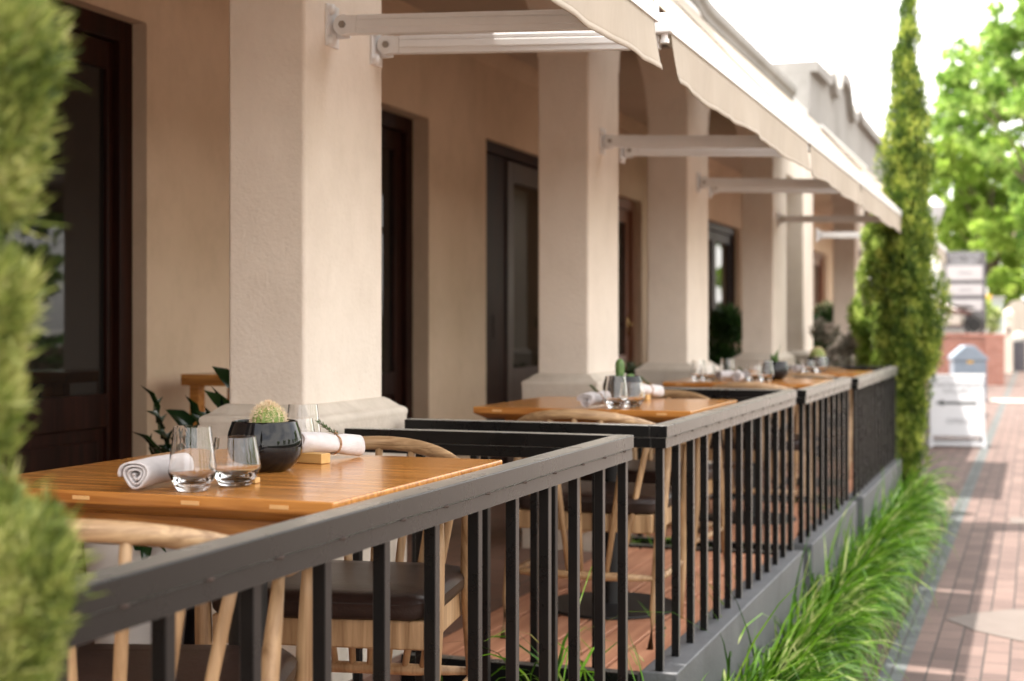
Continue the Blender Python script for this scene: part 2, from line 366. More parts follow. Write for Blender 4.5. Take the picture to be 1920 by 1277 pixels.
# ------------------------------------------------------------------ railings
RTOP = EYE - .297
def railing(y0, y1, dz, label, near_cross, ystart=None):
    root = thing('railing', (-1.04, y0, DECK + dz), label, 'railing', 'black railings round the deck bays'); O = root.location
    zt = RTOP + dz; xa, xb = -1.067, -1.015
    m = MB(O); m.box((xa, y0, zt - .036), (xb, y1, zt)); m.build('top_rail', MT['blackmetal'], root, bevel=.003)
    m = MB(O); m.box((xa + .004, y0 + .004, zt - .067), (xb - .004, y1 - .004, zt - .0375)); yy = y0 + .12
    while yy < y1 - .05:
        m.tube([(xb - .003, yy - .012, zt - .0375), (xb - .0012, yy, zt - .0375), (xb - .003, yy + .012, zt - .0375)], [.001, .0035, .001], 6); yy += random.uniform(.18, .24)
    lo_ = m.build('lower_rail', MT['blackmetal'], root, bevel=.002, bseg=1); lo_.data.materials.append(MT['rust'])
    for pg in lo_.data.polygons[6:]: pg.material_index = 1
    def bal(x, y, r=.0115): MB(O).box((x - r, y - r, DECK + .012 + dz), (x + r, y + r, zt - .066)).build('baluster', MT['blackmetal'], root, bevel=.0015, bseg=1)
    n = round((y1 - y0 - .04) / .207)
    for k in range(n + 1): bal(-1.041, y0 + .02 + (y1 - y0 - .04) * k / n)
    for yc, on in ((y0, near_cross), (y1, True)):
        if not on: continue
        ya, yb = (yc, yc + .05) if yc == y0 else (yc - .05, yc)
        m = MB(O); m.box((-1.856, ya, zt - .036), (xa - .001, yb, zt)); m.build('cross_rail', MT['blackmetal'], root, bevel=.003)
        m = MB(O); m.box((-1.852, ya + .004, zt - .067), (xa + .002, yb - .004, zt - .0375)); m.build('lower_cross_rail', MT['blackmetal'], root, bevel=.003)
        for k in range(1, 5): bal(-1.041 - k * .196, (ya + yb) / 2)
    return root
railing(1.33, BAYS[0][1], 0, 'black railing beside the closest table, its cap rail running out of frame', False)
railing(BAYS[1][0], BAYS[1][1], 0, 'black railing around the second table with the columnar cactus', True)
railing(BAYS[2][0], BAYS[2][1], -.012, 'black railing of the third bay, where the pointed plant stands', True)
railing(BAYS[3][0], BAYS[3][1], -.03, 'last black railing of the row, ending at the tall cypress', True)

# ------------------------------------------------------------------ buildings
XF, XB, XW = -1.95, -2.2, -3.3
SPRING = EYE + 1.25
PILL1 = [(-2.0, -1.5), (.95, 1.47), (3.638, 4.157), (6.396, 6.914), (8.42, 9.0), (11.38, 12.03)]
PILL2 = [(12.96, 13.55), (16.87, 17.7), (20.9, 21.7), (25.2, 26.0)]
def pillar(root, y0, y1, zb=DECK):
    O = root.location
    p = MB(O).box((XB, y0, zb - .02), (XF, y1, SPRING))
    p.f.pop(1)  # open top, the arcade wall goes on from there
    po = p.build('pillar', MT['plaster'], root, bevel=.012, bseg=3)
    # flared base: ogee then a straight block
    b = MB(O); zt = EYE - .23
    prof = [(.003, zt), (.008, zt - .002), (.018, zt - .008), (.030, zt - .018), (.042, zt - .028), (.053, zt - .033), (.060, zt - .039), (.062, zt - .048), (.060, zt - .056), (.059, zt - .06), (.059, zb - .02)]
    vs = []
    for e, z in prof: vs += [(XB - e, y0 - e, z), (XF + e, y0 - e, z), (XF + e, y1 + e, z), (XB - e, y1 + e, z)]
    fs = [(0, 1, 2, 3)]
    for i in range(len(prof) - 1):
        for k in range(4):
            k2 = (k + 1) % 4; fs.append((4 * i + k, 4 * i + 4 + k, 4 * i + 4 + k2, 4 * i + k2))
    b.add(vs, fs); b.build('pillar_base', MT['base'], po, bevel=.005, bseg=2)
def arcade(root, pills, ya, yb, top, name='arcade_wall'):
    """wall above the pillars with elliptical arches; top(y) gives the parapet line"""
    O = root.location; cols = []
    edges = [ya] + [e for p in pills for e in p] + [yb]
    for i in range(len(edges) - 1):
        a, b_ = edges[i], edges[i + 1]
        isp = (a, b_) in [tuple(p) for p in pills]
        flat = isp or i == 0 or i == len(edges) - 2
        k = 3 if flat else 28
        for j in range(k + 1):
            t = j / k; y = a + (b_ - a) * t
            if flat: z = SPRING
            else:
                g = math.pi * t; y = (a + b_) / 2 - (b_ - a) / 2 * math.cos(g); z = SPRING + .45 * math.sin(g)
            cols.append((y, z, isp))
    extra = []
    m = MB(O); vs = []; fs = []
    for y, z, _ in cols: vs += [(XF, y, z), (XB, y, z), (XF, y, 3.50), (XB, y, 3.50)]
    for i in range(len(cols) - 1):
        if abs(cols[i + 1][0] - cols[i][0]) < 1e-6: continue
        a, b_ = 4 * i, 4 * i + 4
        fs += [(a, b_, b_ + 2, a + 2), (a + 1, a + 3, b_ + 3, b_ + 1)]
        if not (cols[i][2] and cols[i + 1][2]): fs.append((a, a + 1, b_ + 1, b_))
    m.add(vs, fs); return m.build(name, MT['plaster'], root, auto=30)
def wall_open(root, y0, y1, z0, z1, ops, xa=XW - .25, xb=XW):
    m = MB(root.location); ys = sorted({y0, y1, *[o[0] for o in ops], *[o[1] for o in ops]})
    for a, b_ in zip(ys[:-1], ys[1:]):
        op = next((o for o in ops if o[0] <= a and b_ <= o[1]), None)
        if op:
            if op[2] > z0 + .01: m.box((xa, a, z0), (xb, b_, op[2]))
            m.box((xa, a, op[3]), (xb, b_, z1))
        else: m.box((xa, a, z0), (xb, b_, z1))
    return m.build('rear_wall', MT['plaster_in'], root)
def door(root, y0, y1, zt, wood, leaves=1, setback=.065, lab=None, handle=True, s=.10):
    """door in the rear wall: frame and stiles in one mesh, glass, lower panel and handle as sub-parts"""
    O = root.location; z0 = DECK; xf = XW - setback; f = .085
    m = MB(O); m.box((xf - .09, y0, z0), (xf, y0 + f, zt)); m.box((xf - .09, y1 - f, z0), (xf, y1, zt)); m.box((xf - .09, y0 + f, zt - f), (xf, y1 - f, zt))
    inner = (y0 + f, y1 - f); wl = (inner[1] - inner[0]) / leaves; subs = []
    for k in range(leaves):
        a, b_ = inner[0] + k * wl + .003, inner[0] + (k + 1) * wl - .003; xs = xf - .03; zr = z0 + .12; zg = z0 + .74
        m.box((xs - .04, a, z0 + .01), (xs, a + s, zt - f - .004)); m.box((xs - .04, b_ - s, z0 + .01), (xs, b_, zt - f - .004))
        m.box((xs - .04, a + s, z0 + .01), (xs, b_ - s, zr)); m.box((xs - .04, a + s, zg - .10), (xs, b_ - s, zg + .03)); m.box((xs - .04, a + s, zt - f - .11), (xs, b_ - s, zt - f - .004))
        subs.append((a + s, b_ - s, zr, zg - .10, zg + .03, zt - f - .11, xs))
    o = m.build('door', wood, root, bevel=.004)
    if lab: o['label'] = lab
    for a, b_, zr, zp, zg, zh, xs in subs:
        p = MB(O); p.box((xs - .034, a, zr), (xs - .016, b_, zp)); p.box((xs - .016, a + .05, zr + .05), (xs - .006, b_ - .05, zp - .05)); p.build('door_panel', wood, o, bevel=.008)
        g = MB(O); g.box((xs - .028, a, zg), (xs - .018, b_, zh)); g.build('door_glass', MT['dglass'], o)
    if handle:
        h = MB(O); hy = inner[1] - .05; hx = xf - .03
        h.box((hx, hy - .018, z0 + .93), (hx + .006, hy + .018, z0 + 1.12)); h.tube([(hx, hy, z0 + 1.04), (hx + .05, hy, z0 + 1.04), (hx + .055, hy - .11, z0 + 1.04)], .009, 8)
        h.build('door_handle', MT['brass'], o, smooth=True)
    return o
bA = thing('arcaded_building', (XF, 3.9, 0), 'long cream plastered building with an arcade of square pillars and dark doors behind the tables', 'building')
bB = thing('gabled_building', (XF, 13.3, 0), 'grey shaded building with a scalloped curved parapet beyond the last awning', 'building')
for p in PILL1: pillar(bA, *p)
for p in PILL2: pillar(bB, *p)
arcade(bA, PILL1, -4, 12.5, None); arcade(bB, PILL2, 12.5, 27, None)
DT = EYE + 1.19
wall_open(bA, -4, 12.5, DECK - .1, 3.5, [(2.9, 4.85, DECK, DT), (6.5, 7.66, DECK, DT), (8.585, 10.3, DECK, DT), (11.2, 12.45, DECK, DT - .10)])
wall_open(bB, 12.5, 27, DECK - .1, 3.5, [(14.9, 17.0, DECK, DT - .06), (22.6, 24.6, DECK, DT - .02)])
door(bA, 2.9, 4.85, DT, MT['mahogany'], 1, lab='dark mahogany door with a tall pane beside the closest table', handle=False, s=.035)
door(bA, 6.5, 7.66, DT, MT['mahogany'], 1, .10, lab='dark door seen past the first pillar', handle=False)
door(bA, 11.2, 12.45, DT - .10, MT['redwood'], 1, lab='red-brown glazed door with a brass handle')
door(bB, 14.9, 17.0, DT - .06, MT['mahogany'], 2)
door(bB, 22.6, 24.6, DT - .02, MT['redwood'], 2)
# third doorway: frame with one leaf open inwards, dark room behind
O = bA.location
m = MB(O); m.box((XW - .15, 8.585, DECK), (XW - .03, 8.65, DT)); m.box((XW - .15, 10.235, DECK), (XW - .03, 10.3, DT)); m.box((XW - .15, 8.65, DT - .07), (XW - .03, 10.235, DT))
d3 = m.build('door', MT['mahogany'], bA, bevel=.004); d3['label'] = 'doorway with its dark leaf standing half open'
m = MB(O); m.box((XW - .12, 8.65, DECK), (XW - .075, 9.13, DT - .07)); m.box((XW - .074, 8.9, DECK + .95), (XW - .07, 8.94, DECK + 1.1)); m.build('door_leaf', MT['mahogany'], d3, bevel=.003)
m = MB(O); a, b_ = 9.15, 10.22; xs = XW - .06
for ya, yb, za, zb in ((a, a + .12, DECK, DT - .08), (b_ - .12, b_, DECK, DT - .08), (a + .12, b_ - .12, DECK, DECK + .14), (a + .12, b_ - .12, DECK + .5, DECK + .74), (a + .12, b_ - .12, DT - .22, DT - .08)): m.box((xs - .04, ya, za), (xs, yb, zb))
m.build('glazed_leaf', MT['plum'], d3, bevel=.004)
MB(O).box((xs - .03, a + .12, DECK + .74), (xs - .02, b_ - .12, DT - .22)).build('door_glass', MT['dglass'], d3)
MB(O).box((xs - .03, a + .12, DECK + .14), (xs - .012, b_ - .12, DECK + .5)).build('door_panel', MT['plum'], d3, bevel=.006)
# rooms, ceilings, roofs
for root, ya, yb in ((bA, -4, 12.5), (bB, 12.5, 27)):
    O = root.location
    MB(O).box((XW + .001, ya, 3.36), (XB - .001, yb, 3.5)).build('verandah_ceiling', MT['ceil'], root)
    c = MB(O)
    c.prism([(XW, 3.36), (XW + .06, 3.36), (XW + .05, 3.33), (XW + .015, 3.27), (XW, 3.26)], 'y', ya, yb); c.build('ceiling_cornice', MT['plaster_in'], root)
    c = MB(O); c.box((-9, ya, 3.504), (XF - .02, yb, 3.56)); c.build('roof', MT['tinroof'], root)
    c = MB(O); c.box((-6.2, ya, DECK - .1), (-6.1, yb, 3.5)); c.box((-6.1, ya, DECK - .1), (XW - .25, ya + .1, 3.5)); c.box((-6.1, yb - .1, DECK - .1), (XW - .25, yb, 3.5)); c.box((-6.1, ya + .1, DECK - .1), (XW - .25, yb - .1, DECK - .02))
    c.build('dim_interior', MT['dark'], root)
MB(bA.location).box((XW, -4.2, DECK - .1), (XB, -4.0, 3.5)).build('end_wall', MT['plaster_in'], bA)
# parapet of the arcaded building: wall strip, moulded cornice, curving up to a gable over the middle
O = bA.location
def curve_up(y):
    if y > 8.75: return 3.47
    if y < 5.0: return 3.47 if y < 4.0 else 3.47 + (y - 4.0) * .75
    if y < 7.6: return 4.22
    t = (8.75 - y) / 1.15; return 3.47 + .75 * (1 - math.sqrt(max(0, 1 - t * t)))
ys = [-4 + .25 * k for k in range(48)] + [7.6 + .06 * k for k in range(22)] + [9.0, 10, 11, 11.9]
ys = sorted(set(y for y in ys))
m = MB(O); vs = []; fs = []
prof = [(-1.945, -.10), (-1.93, -.10), (-1.905, -.085), (-1.90, -.05), (-1.875, -.03), (-1.87, .0), (-1.845, .02), (-1.845, .07), (-2.25, .085), (-2.25, -.10)]
for y in ys:
    t = curve_up(y)
    vs += [(x, y, t + z) for x, z in prof]
np_ = len(prof)
for i in range(len(ys) - 1):
    for k in range(np_): fs.append((i * np_ + k, i * np_ + (k + 1) % np_, (i + 1) * np_ + (k + 1) % np_, (i + 1) * np_ + k))
fs += [tuple(range(np_)), tuple(range((len(ys) - 1) * np_, len(ys) * np_))]
m.add(vs, fs); m.build('parapet_cornice', MT['parapet'], bA, auto=35)
m = MB(O); vs = []; fs = []
for y in ys:
    t = curve_up(y) - .101
    vs += [(-1.952, y, 3.2), (-1.952, y, t), (-2.19, y, t), (-2.19, y, 3.2)]
for i in range(len(ys) - 1):
    for k in range(4): fs.append((4 * i + k, 4 * i + (k + 1) % 4, 4 * i + 4 + (k + 1) % 4, 4 * i + 4 + k))
# parapet wall stands just behind the arcade face
m.add([(x + (-.001), y, z) for x, y, z in vs], fs); m.build('parapet', MT['parapet'], bA)
# scalloped gable of the second building
O = bB.location
def g2(a, yc=15.6):
    return a
out = [(13.36, 4.02), (13.7, 4.025), (14.2, 4.03), (14.42, 4.06), (14.55, 4.15), (14.62, 4.15), (14.72, 4.03), (14.86, 4.0), (15.05, 4.02), (15.18, 4.13), (15.27, 4.22), (15.5, 4.25), (15.8, 4.25), (15.95, 4.21), (16.05, 4.10), (16.2, 3.98), (16.4, 3.95), (16.62, 3.99), (16.76, 4.10), (16.87, 4.12), (16.98, 4.06), (17.2, 4.02), (18.2, 4.015), (19.4, 4.01), (21, 4.0), (24, 3.98), (27, 3.97)]
def strip(x0, x1, lo, dz0, dz1, name, m_):
    q = MB(O); vs = []; fs = []
    for y, z in out:
        za = lo if lo is not None else z + dz0
        vs += [(x0, y, za), (x1, y, za), (x1, y, z + dz1), (x0, y, z + dz1)]
    for i in range(len(out) - 1):
        for k in range(4): fs.append((4 * i + k, 4 * i + (k + 1) % 4, 4 * i + 4 + (k + 1) % 4, 4 * i + 4 + k))
    n_ = 4 * (len(out) - 1); fs += [(0, 1, 2, 3), (n_, n_ + 1, n_ + 2, n_ + 3)]
    q.add(vs, fs); return q.build(name, m_, bB, auto=40)
strip(-2.35, XF - .002, 3.2, 0, -.10, 'gable_wall', MT['parapet'])
strip(-2.42, XF + .07, None, -.099, 0, 'gable_coping', MT['parapet'])
MB(O).box((-4.2, 13.38, 3.5), (-2.352, 13.9, 3.9)).build('parapet_return', MT['parapet'], bB, bevel=.01)
MB(O).box((-4.2, 13.30, 3.68), (-2.422, 13.34, 3.74)).build('return_moulding', MT['parapet'], bB)

# ------------------------------------------------------------------ awnings
BARX, BARZ = -1.0, EYE + .842         # underside of the front bar
def awning(y0, y1, arms, label, seed, capside=True):
    r = random.Random(seed)
    root = thing('awning', (XF, (y0 + y1) / 2, EYE + 1.85), label, 'awning', 'cream awnings along the arcade'); O = root.location
    # fabric: from bar up to the roller, a little slack
    n, k = 26, 12; vs = []; fs = []
    a = Vector((BARX + .004, 0, BARZ + .05)); b_ = Vector((XF + .045, 0, EYE + 1.86))
    for i in range(n + 1):
        y = y0 + .02 + (y1 - y0 - .04) * i / n
        for j in range(k + 1):
            t = j / k; p = a.lerp(b_, t)
            sag = -.018 * math.sin(math.pi * t) + .004 * math.sin(9 * y + seed) * math.sin(math.pi * t)
            vs.append((p.x, y, p.z + sag))
    for i in range(n):
        for j in range(k): q = i * (k + 1) + j; fs.append((q, q + 1, q + k + 2, q + k + 1))
    f = MB(O).add(vs, fs).build('fabric', MT['canvas'], root, smooth=True)
    s = f.modifiers.new('thickness', 'SOLIDIFY'); s.thickness = .0015
    # valance: hangs from the bar, rippled
    n = int((y1 - y0) * 40); k = 6; vs = []; fs = []; ph = [r.uniform(0, 6) for _ in range(5)]; kink = [(r.uniform(y0, y1), r.uniform(.012, .03), r.uniform(-.02, .02)) for _ in range(int((y1 - y0) * 4.5))]
    for i in range(n + 1):
        y = y0 + .012 + (y1 - y0 - .024) * i / n
        wv = .005 * math.sin(5.1 * y + ph[0]) + .0032 * math.sin(11 * y + ph[1]) + .0018 * math.sin(27 * y + ph[2])
        wv += sum(h * math.exp(-((y - c) / w_) ** 2) * .15 for c, w_, h in kink)
        drop = .138 + .003 * math.sin(4.3 * y + ph[3]) + .0015 * math.sin(13 * y + ph[4])
        ed = min(y - y0, y1 - y)
        if ed < .12: wv += (.12 - ed) * .12; drop += (.12 - ed) * .05
        for j in range(k + 1):
            t = j / k; vs.append((BARX + .006 + wv * t ** 1.3 * 1.25, y + .006 * t * math.sin(7 * y + ph[1]), BARZ + .004 - drop * t))
    for i in range(n):
        for j in range(k): q = i * (k + 1) + j; fs.append((q, q + 1, q + k + 2, q + k + 1))
    v = MB(O).add(vs, fs).build('valance', MT['canvas'], root, smooth=True)
    s = v.modifiers.new('thickness', 'SOLIDIFY'); s.thickness = .0014
    hv = []; hf = []
    for i in range(n + 1):
        p0, p1 = Vector(vs[i * (k + 1) + k - 1]), Vector(vs[i * (k + 1) + k])
        for t in (.35, 1.02): hv.append(p0.lerp(p1, t) + Vector((.0022, 0, 0)))
    for i in range(n): hf.append((2 * i, 2 * i + 1, 2 * i + 3, 2 * i + 2))
    hm = MB(O).add(hv, hf).build('hem', MT['canvas'], v, smooth=True); q_ = hm.modifiers.new('thickness', 'SOLIDIFY'); q_.thickness = .0014
    # extruded front bar with grooves
    x = BARX
    prof = [(x - .045, BARZ), (x + .012, BARZ), (x + .012, BARZ + .010), (x + .009, BARZ + .012), (x + .012, BARZ + .014), (x + .012, BARZ + .023), (x + .009, BARZ + .025), (x + .012, BARZ + .027), (x + .012, BARZ + .036), (x + .009, BARZ + .038), (x + .011, BARZ + .040), (x + .008, BARZ + .048), (x - .01, BARZ + .053), (x - .045, BARZ + .047)]
    MB(O).prism(prof, 'y', y0, y1).build('front_bar', MT['alu'], root)
    for ye in ((y0 - .028, y0 - .0005), (y1 + .0005, y1 + .012)):
        MB(O).box((x - .047, ye[0], BARZ - .002), (x + .015, ye[1], BARZ + .055)).build('end_cap', MT['alu'], root, bevel=.004)
    # small knuckle beneath the near end cap
    MB(O).lathe([(.014, -.012), (.014, .0), (.010, .001), (.010, .014)], (x - .012, y0 + .004, BARZ - .016), 14).build('arm_knuckle', MT['alu'], root, auto=40)
    MB(O).tube([(XF + .045, y0, EYE + 1.86), (XF + .045, y1, EYE + 1.86)], .022, 16).build('roller', MT['alu'], root, auto=40)
    for kk, (ya, zoff) in enumerate(arms):
        zp = EYE + .872 + zoff; xp = XF + .045; L = (BARX - .03) - xp; zt = BARZ - .012 + zoff * .3
        d = Vector((L, 0, zt - zp)); u = d.normalized(); nrm = Vector((-u.z, 0, u.x))
        def bar(s0, s1, t0, t1, ya_, yb_):
            P = Vector((xp, 0, zp)); q = []
            for y in (ya_, yb_):
                for s_, t_ in ((s0, t0), (s1, t0), (s1, t1), (s0, t1)): q.append(P + u * s_ + nrm * t_ + Vector((0, y, 0)))
            return q, [(3, 2, 1, 0), (4, 5, 6, 7), (0, 1, 5, 4), (1, 2, 6, 5), (2, 3, 7, 6), (3, 0, 4, 7)]
        m = MB(O); Ln = d.length
        m.add(*bar(.045, Ln, -.027, .028, ya - .016, ya + .016)); m.add(*bar(.046, Ln, -.010, .011, ya - .0195, ya - .0155)); m.add(*bar(.046, Ln, .014, .026, ya - .0185, ya - .0155))
        arm = m.build('support_arm', MT['alu'], root, bevel=.003)
        m = MB(O); m.tube([(xp, ya - .017, zp), (xp, ya + .017, zp)], .030, 20); m.add(*bar(.0, .044, -.0265, .0265, ya - .0155, ya + .0155)); m.build('arm_hinge', MT['alu'], arm, auto=40)
        m = MB(O); m.tube([(xp, ya - .0225, zp), (xp, ya - .016, zp)], .011, 6); m.build('pivot_bolt', MT['steel'], arm)
        m = MB(O); m.box((XF - .002, ya - .038, zp - .062), (XF + .009, ya + .038, zp + .062)); m.box((XF + .009, ya + .0175, zp - .035), (XF + .055, ya + .024, zp + .035)); m.build('bracket', MT['alu'], arm, bevel=.004)
        for sz in (-.045, .045):
            MB(O).tube([(XF + .007, ya - .022, zp + sz), (XF + .020, ya - .022, zp + sz), (XF + .025, ya - .022, zp + sz)], [.016, .0155, .009], 14).build('bracket_bolt', MT['alu'], arm, auto=50)
awning(1.27, 3.893, [(1.45, 0), (3.80, .004)], 'cream awning over the closest table, ending at the first pillar', 1)
awning(4.07, 6.735, [(4.10, 0), (6.61, 0)], 'cream awning between the first and second pillar, its white end cap open to view', 2)
awning(6.80, 8.84, [(6.96, -.005), (8.68, -.005)], 'short cream awning between the second and third pillar', 3)
awning(8.90, 11.96, [(9.02, -.008), (11.59, -.03)], 'cream awning whose pointed valance end meets the tall cypress', 4)
awning(13.72, 17.5, [(13.78, -.03), (17.3, -.03)], 'cream awning of the grey gabled building with a sunlit white arm', 5)

# ------------------------------------------------------------------ tables and chairs
W, D = .78, .79
def make_table(loc, label, rz=0):
    root = thing('dining_table', loc, label, 'table', 'square varnished wooden tables', rz)
    zt = .75; h = W / 2; g = D / 2
    MB().add([(-h, -g, zt - .022), (h, -g, zt - .022), (h, g, zt - .022), (-h, g, zt - .022), (-h, -g, zt), (h, -g, zt), (h, g, zt), (-h, g, zt), (-h + .035, -g + .035, zt - .042), (h - .035, -g + .035, zt - .042), (h - .035, g - .035, zt - .042), (-h + .035, g - .035, zt - .042)],
             [(4, 5, 6, 7), (0, 1, 5, 4), (1, 2, 6, 5), (2, 3, 7, 6), (3, 0, 4, 7), (8, 9, 1, 0), (9, 10, 2, 1), (10, 11, 3, 2), (11, 8, 0, 3), (11, 10, 9, 8)]).build('tabletop', MT['table'], root, bevel=.003)
    for x in (-.30, -.1, .12, .29): MB().box((x - .0175, -g - .0012, zt - .0150), (x + .0175, -g + .003, zt - .0085)).build('pale_inlay', MT['inlay'], root)
    MB().box((-.30, -g + .075, zt - .085), (.30, g - .075, zt - .043)).build('underframe', MT['table'], root, bevel=.004)
    MB().lathe([(.04, .02), (.038, .03), (.038, .665)], seg=20).build('pedestal', MT['matteblack'], root, auto=40)
    MB().lathe([(.24, 0), (.245, .004), (.243, .012), (.05, .02), (.0, .02)], seg=48).build('base_plate', MT['matteblack'], root, auto=30)
    return root
TB = [(-1.463, 2.10 + D / 2, 0), (-1.47, 4.71 + D / 2, 0), (-1.45, 7.36 + D / 2, -.012), (-1.45, 9.45 + D / 2, -.03)]
TL = ['square varnished wooden table with the spiny ball cactus, closest to the camera', 'square wooden table of the second bay carrying the columnar cactus', 'square wooden table of the third bay with two groups of glasses', 'square wooden table of the last bay under the round cactus']
for (x, y, dz), l in zip(TB, TL): make_table((x, y, DECK + dz), l)

def make_chair(loc, label, rz):
    root = thing('dining_chair', loc, label, 'chair', 'bentwood spindle-back chairs', rz)
    zap = .748
    def zarm(t): return .628 + (zap - .628) * t
    pts = []; rad = []
    for y in (.19, .12, .04, -.03): pts.append((.262 + .008 * math.sin((.19 - y) * 6), y, .630 + (.19 - y) * .10)); rad.append((.013 + .002 * (.19 - y) / .22, .013 + .003 * (.19 - y) / .22))
    def arc(a): return (.27 * math.cos(a), -.03 + .27 * math.sin(a), .652 + (zap - .652) * math.sin(-a) ** 1.0)
    for k in range(1, 24):
        a = -math.pi * k / 24; s = math.sin(-a); pts.append(arc(a)); rad.append((.0135 + .0015 * s, .0145 + .0025 * s))
    for y in (-.03, .04, .12, .19): pts.append((-.262 - .008 * math.sin((.19 - y) * 6), y, .630 + (.19 - y) * .10)); rad.append((.013 + .002 * (.19 - y) / .22, .013 + .003 * (.19 - y) / .22))
    MB().tube(pts, rad, 14).build('hoop_back', MT['oakh'], root, smooth=True)
    for s in (1, -1):
        MB().tube([(s * .236, .222, 0), (s * .242, .215, .12), (s * .252, .205, .30), (s * .255, .20, .38), (s * .258, .196, .45), (s * .262, .190, .56), (s * .2635, .186, .622)], [.011, .0135, .0178, .0185, .0178, .0135, .009], 14).build('leg', MT['oak'], root, smooth=True)
        MB().tube([(s * .250, -.285, 0), (s * .252, -.245, .12), (s * .254, -.19, .29), (s * .255, -.16, .38), (s * .257, -.135, .46), (s * .262, -.10, .57), (s * .266, -.075, .655)], [.011, .0135, .0178, .0185, .0178, .0135, .009], 14).build('leg', MT['oak'], root, smooth=True)
    for k in range(-3, 4):
        a = -math.pi / 2 + k * .33; top = Vector(arc(a)); bot = Vector((k * .043, -.215, .215))
        MB().tube([bot, bot.lerp(top, .35), bot.lerp(top, .8), top - Vector((0, 0, .008))], [.0085, .0105, .0105, .0095], 10).build('spindle', MT['oak'], root, smooth=True)
    MB().tube([(-.252, -.218, .215), (-.1, -.218, .212), (.1, -.218, .212), (.252, -.218, .215)], [.0095, .0145, .0145, .0095], 12).build('stretcher', MT['oak'], root, smooth=True)
    for s in (1, -1):
        MB().tube([(s * .252, -.218, .205), (s * .252, 0, .205), (s * .246, .21, .205)], [.009, .0125, .009], 10).build('stretcher', MT['oak'], root, smooth=True)
    m = MB(); m.box((-.235, -.20, .355), (.235, .205, .418)); m.build('seat_frame', MT['oak'], root, bevel=.006)
    # cushion with soft rounded edges and a seam
    n = 14; vs = []; fs = []
    prof = [(.0, .478), (.6, .4785), (.85, .476), (.945, .471), (.985, .463), (1.0, .455), (1.004, .4535), (1.0, .4515), (.998, .44), (.99, .428), (.965, .4195), (.90, .4185)]
    seg = 64
    for r_, z in prof[1:]:
        for k in range(seg):
            g = 2 * math.pi * k / seg; c, s = math.cos(g), math.sin(g); e = .28
            x = .252 * abs(c) ** e * (1 if c > 0 else -1); y = .222 * abs(s) ** e * (1 if s > 0 else -1)
            wr = .0014 * math.sin(9 * g + 40 * z) if r_ > .9 else .001 * math.sin(5 * g)
            vs.append((x * r_, y * r_ + .005, z + wr))
    L = len(prof) - 1
    for i in range(L - 1):
        for k in range(seg): k2 = (k + 1) % seg; fs.append((i * seg + k, i * seg + k2, (i + 1) * seg + k2, (i + 1) * seg + k))
    fs.append(tuple(range(seg))); fs.append(tuple(range((L - 1) * seg, L * seg)))
    MB().add(vs, fs).build('seat_cushion', MT['leather'], root, auto=60)
    return root
CH = [(-1.39, 1.985, 0, 18, 'spindle-back chair closest to the camera, its pale hoop in front of the table edge'),
      (-1.47, 2.93, 0, 190, 'spindle-back chair on the far side of the closest table, brown leather seat facing us'),
      (-1.415, 4.76, 0, 1, 'spindle-back chair just inside the second railing, backing onto its cross rail'),
      (-1.47, 5.63, 0, 177, 'spindle-back chair behind the table with the columnar cactus'),
      (-1.36, 7.44, -.012, 2, 'spindle-back chair tucked against the third bay table, back towards us'),
      (-1.5, 8.19, -.012, 180, 'spindle-back chair on the far side of the third bay table'),
      (-1.90, 7.78, -.012, -88, 'spindle-back chair at the wall end of the third bay table'),
      (-1.36, 9.46, -.03, -2, 'spindle-back chair of the last bay with its back towards us'),
      (-1.45, 10.3, -.03, 181, 'spindle-back chair at the far side of the last table, beside the cypress end'),
      (-1.90, 9.85, -.03, -90, 'spindle-back chair at the wall end of the last table')]
proto = None
for x, y, dz, rz, l in CH:
    if proto is None: o = proto = make_chair((0, 0, 0), l, 0)
    else: o = copy_tree(proto)
    o.location = (x, y, DECK + dz); o.rotation_euler = (0, 0, R(rz)); o['label'] = l

# ------------------------------------------------------------------ things on the tables
TZ = DECK + .75
GL = {}
def glass(x, y, z, tall, label):
    key = tall
    if key not in GL:
        if tall: outp = [(.0, .0), (.024, .0), (.0275, .003), (.0345, .016), (.0412, .030), (.0421, .034), (.0414, .040), (.0350, .085), (.0320, .1115)]; inn = [(.0309, .1115), (.0338, .085), (.0402, .040), (.0408, .034), (.0392, .030), (.030, .020), (.018, .013), (.0, .0115)]
        else: outp = [(.0, .0), (.026, .0), (.0295, .003), (.037, .015), (.0445, .029), (.0454, .033), (.0446, .039), (.0392, .070), (.0362, .087)]; inn = [(.0351, .087), (.0380, .070), (.0434, .039), (.0440, .033), (.042, .029), (.032, .019), (.019, .012), (.0, .0105)]
        GL[key] = MB().lathe(outp + inn, seg=40).build('drinking_glass', MT['glass'], auto=50); o = GL[key]
    else: o = GL[key].copy(); COL.objects.link(o)
    o.location = (x, y, z + .0006); o.rotation_euler = (0, 0, random.uniform(0, 3))
    tag(o, label, 'glass', 'clear glasses on the tables'); return o
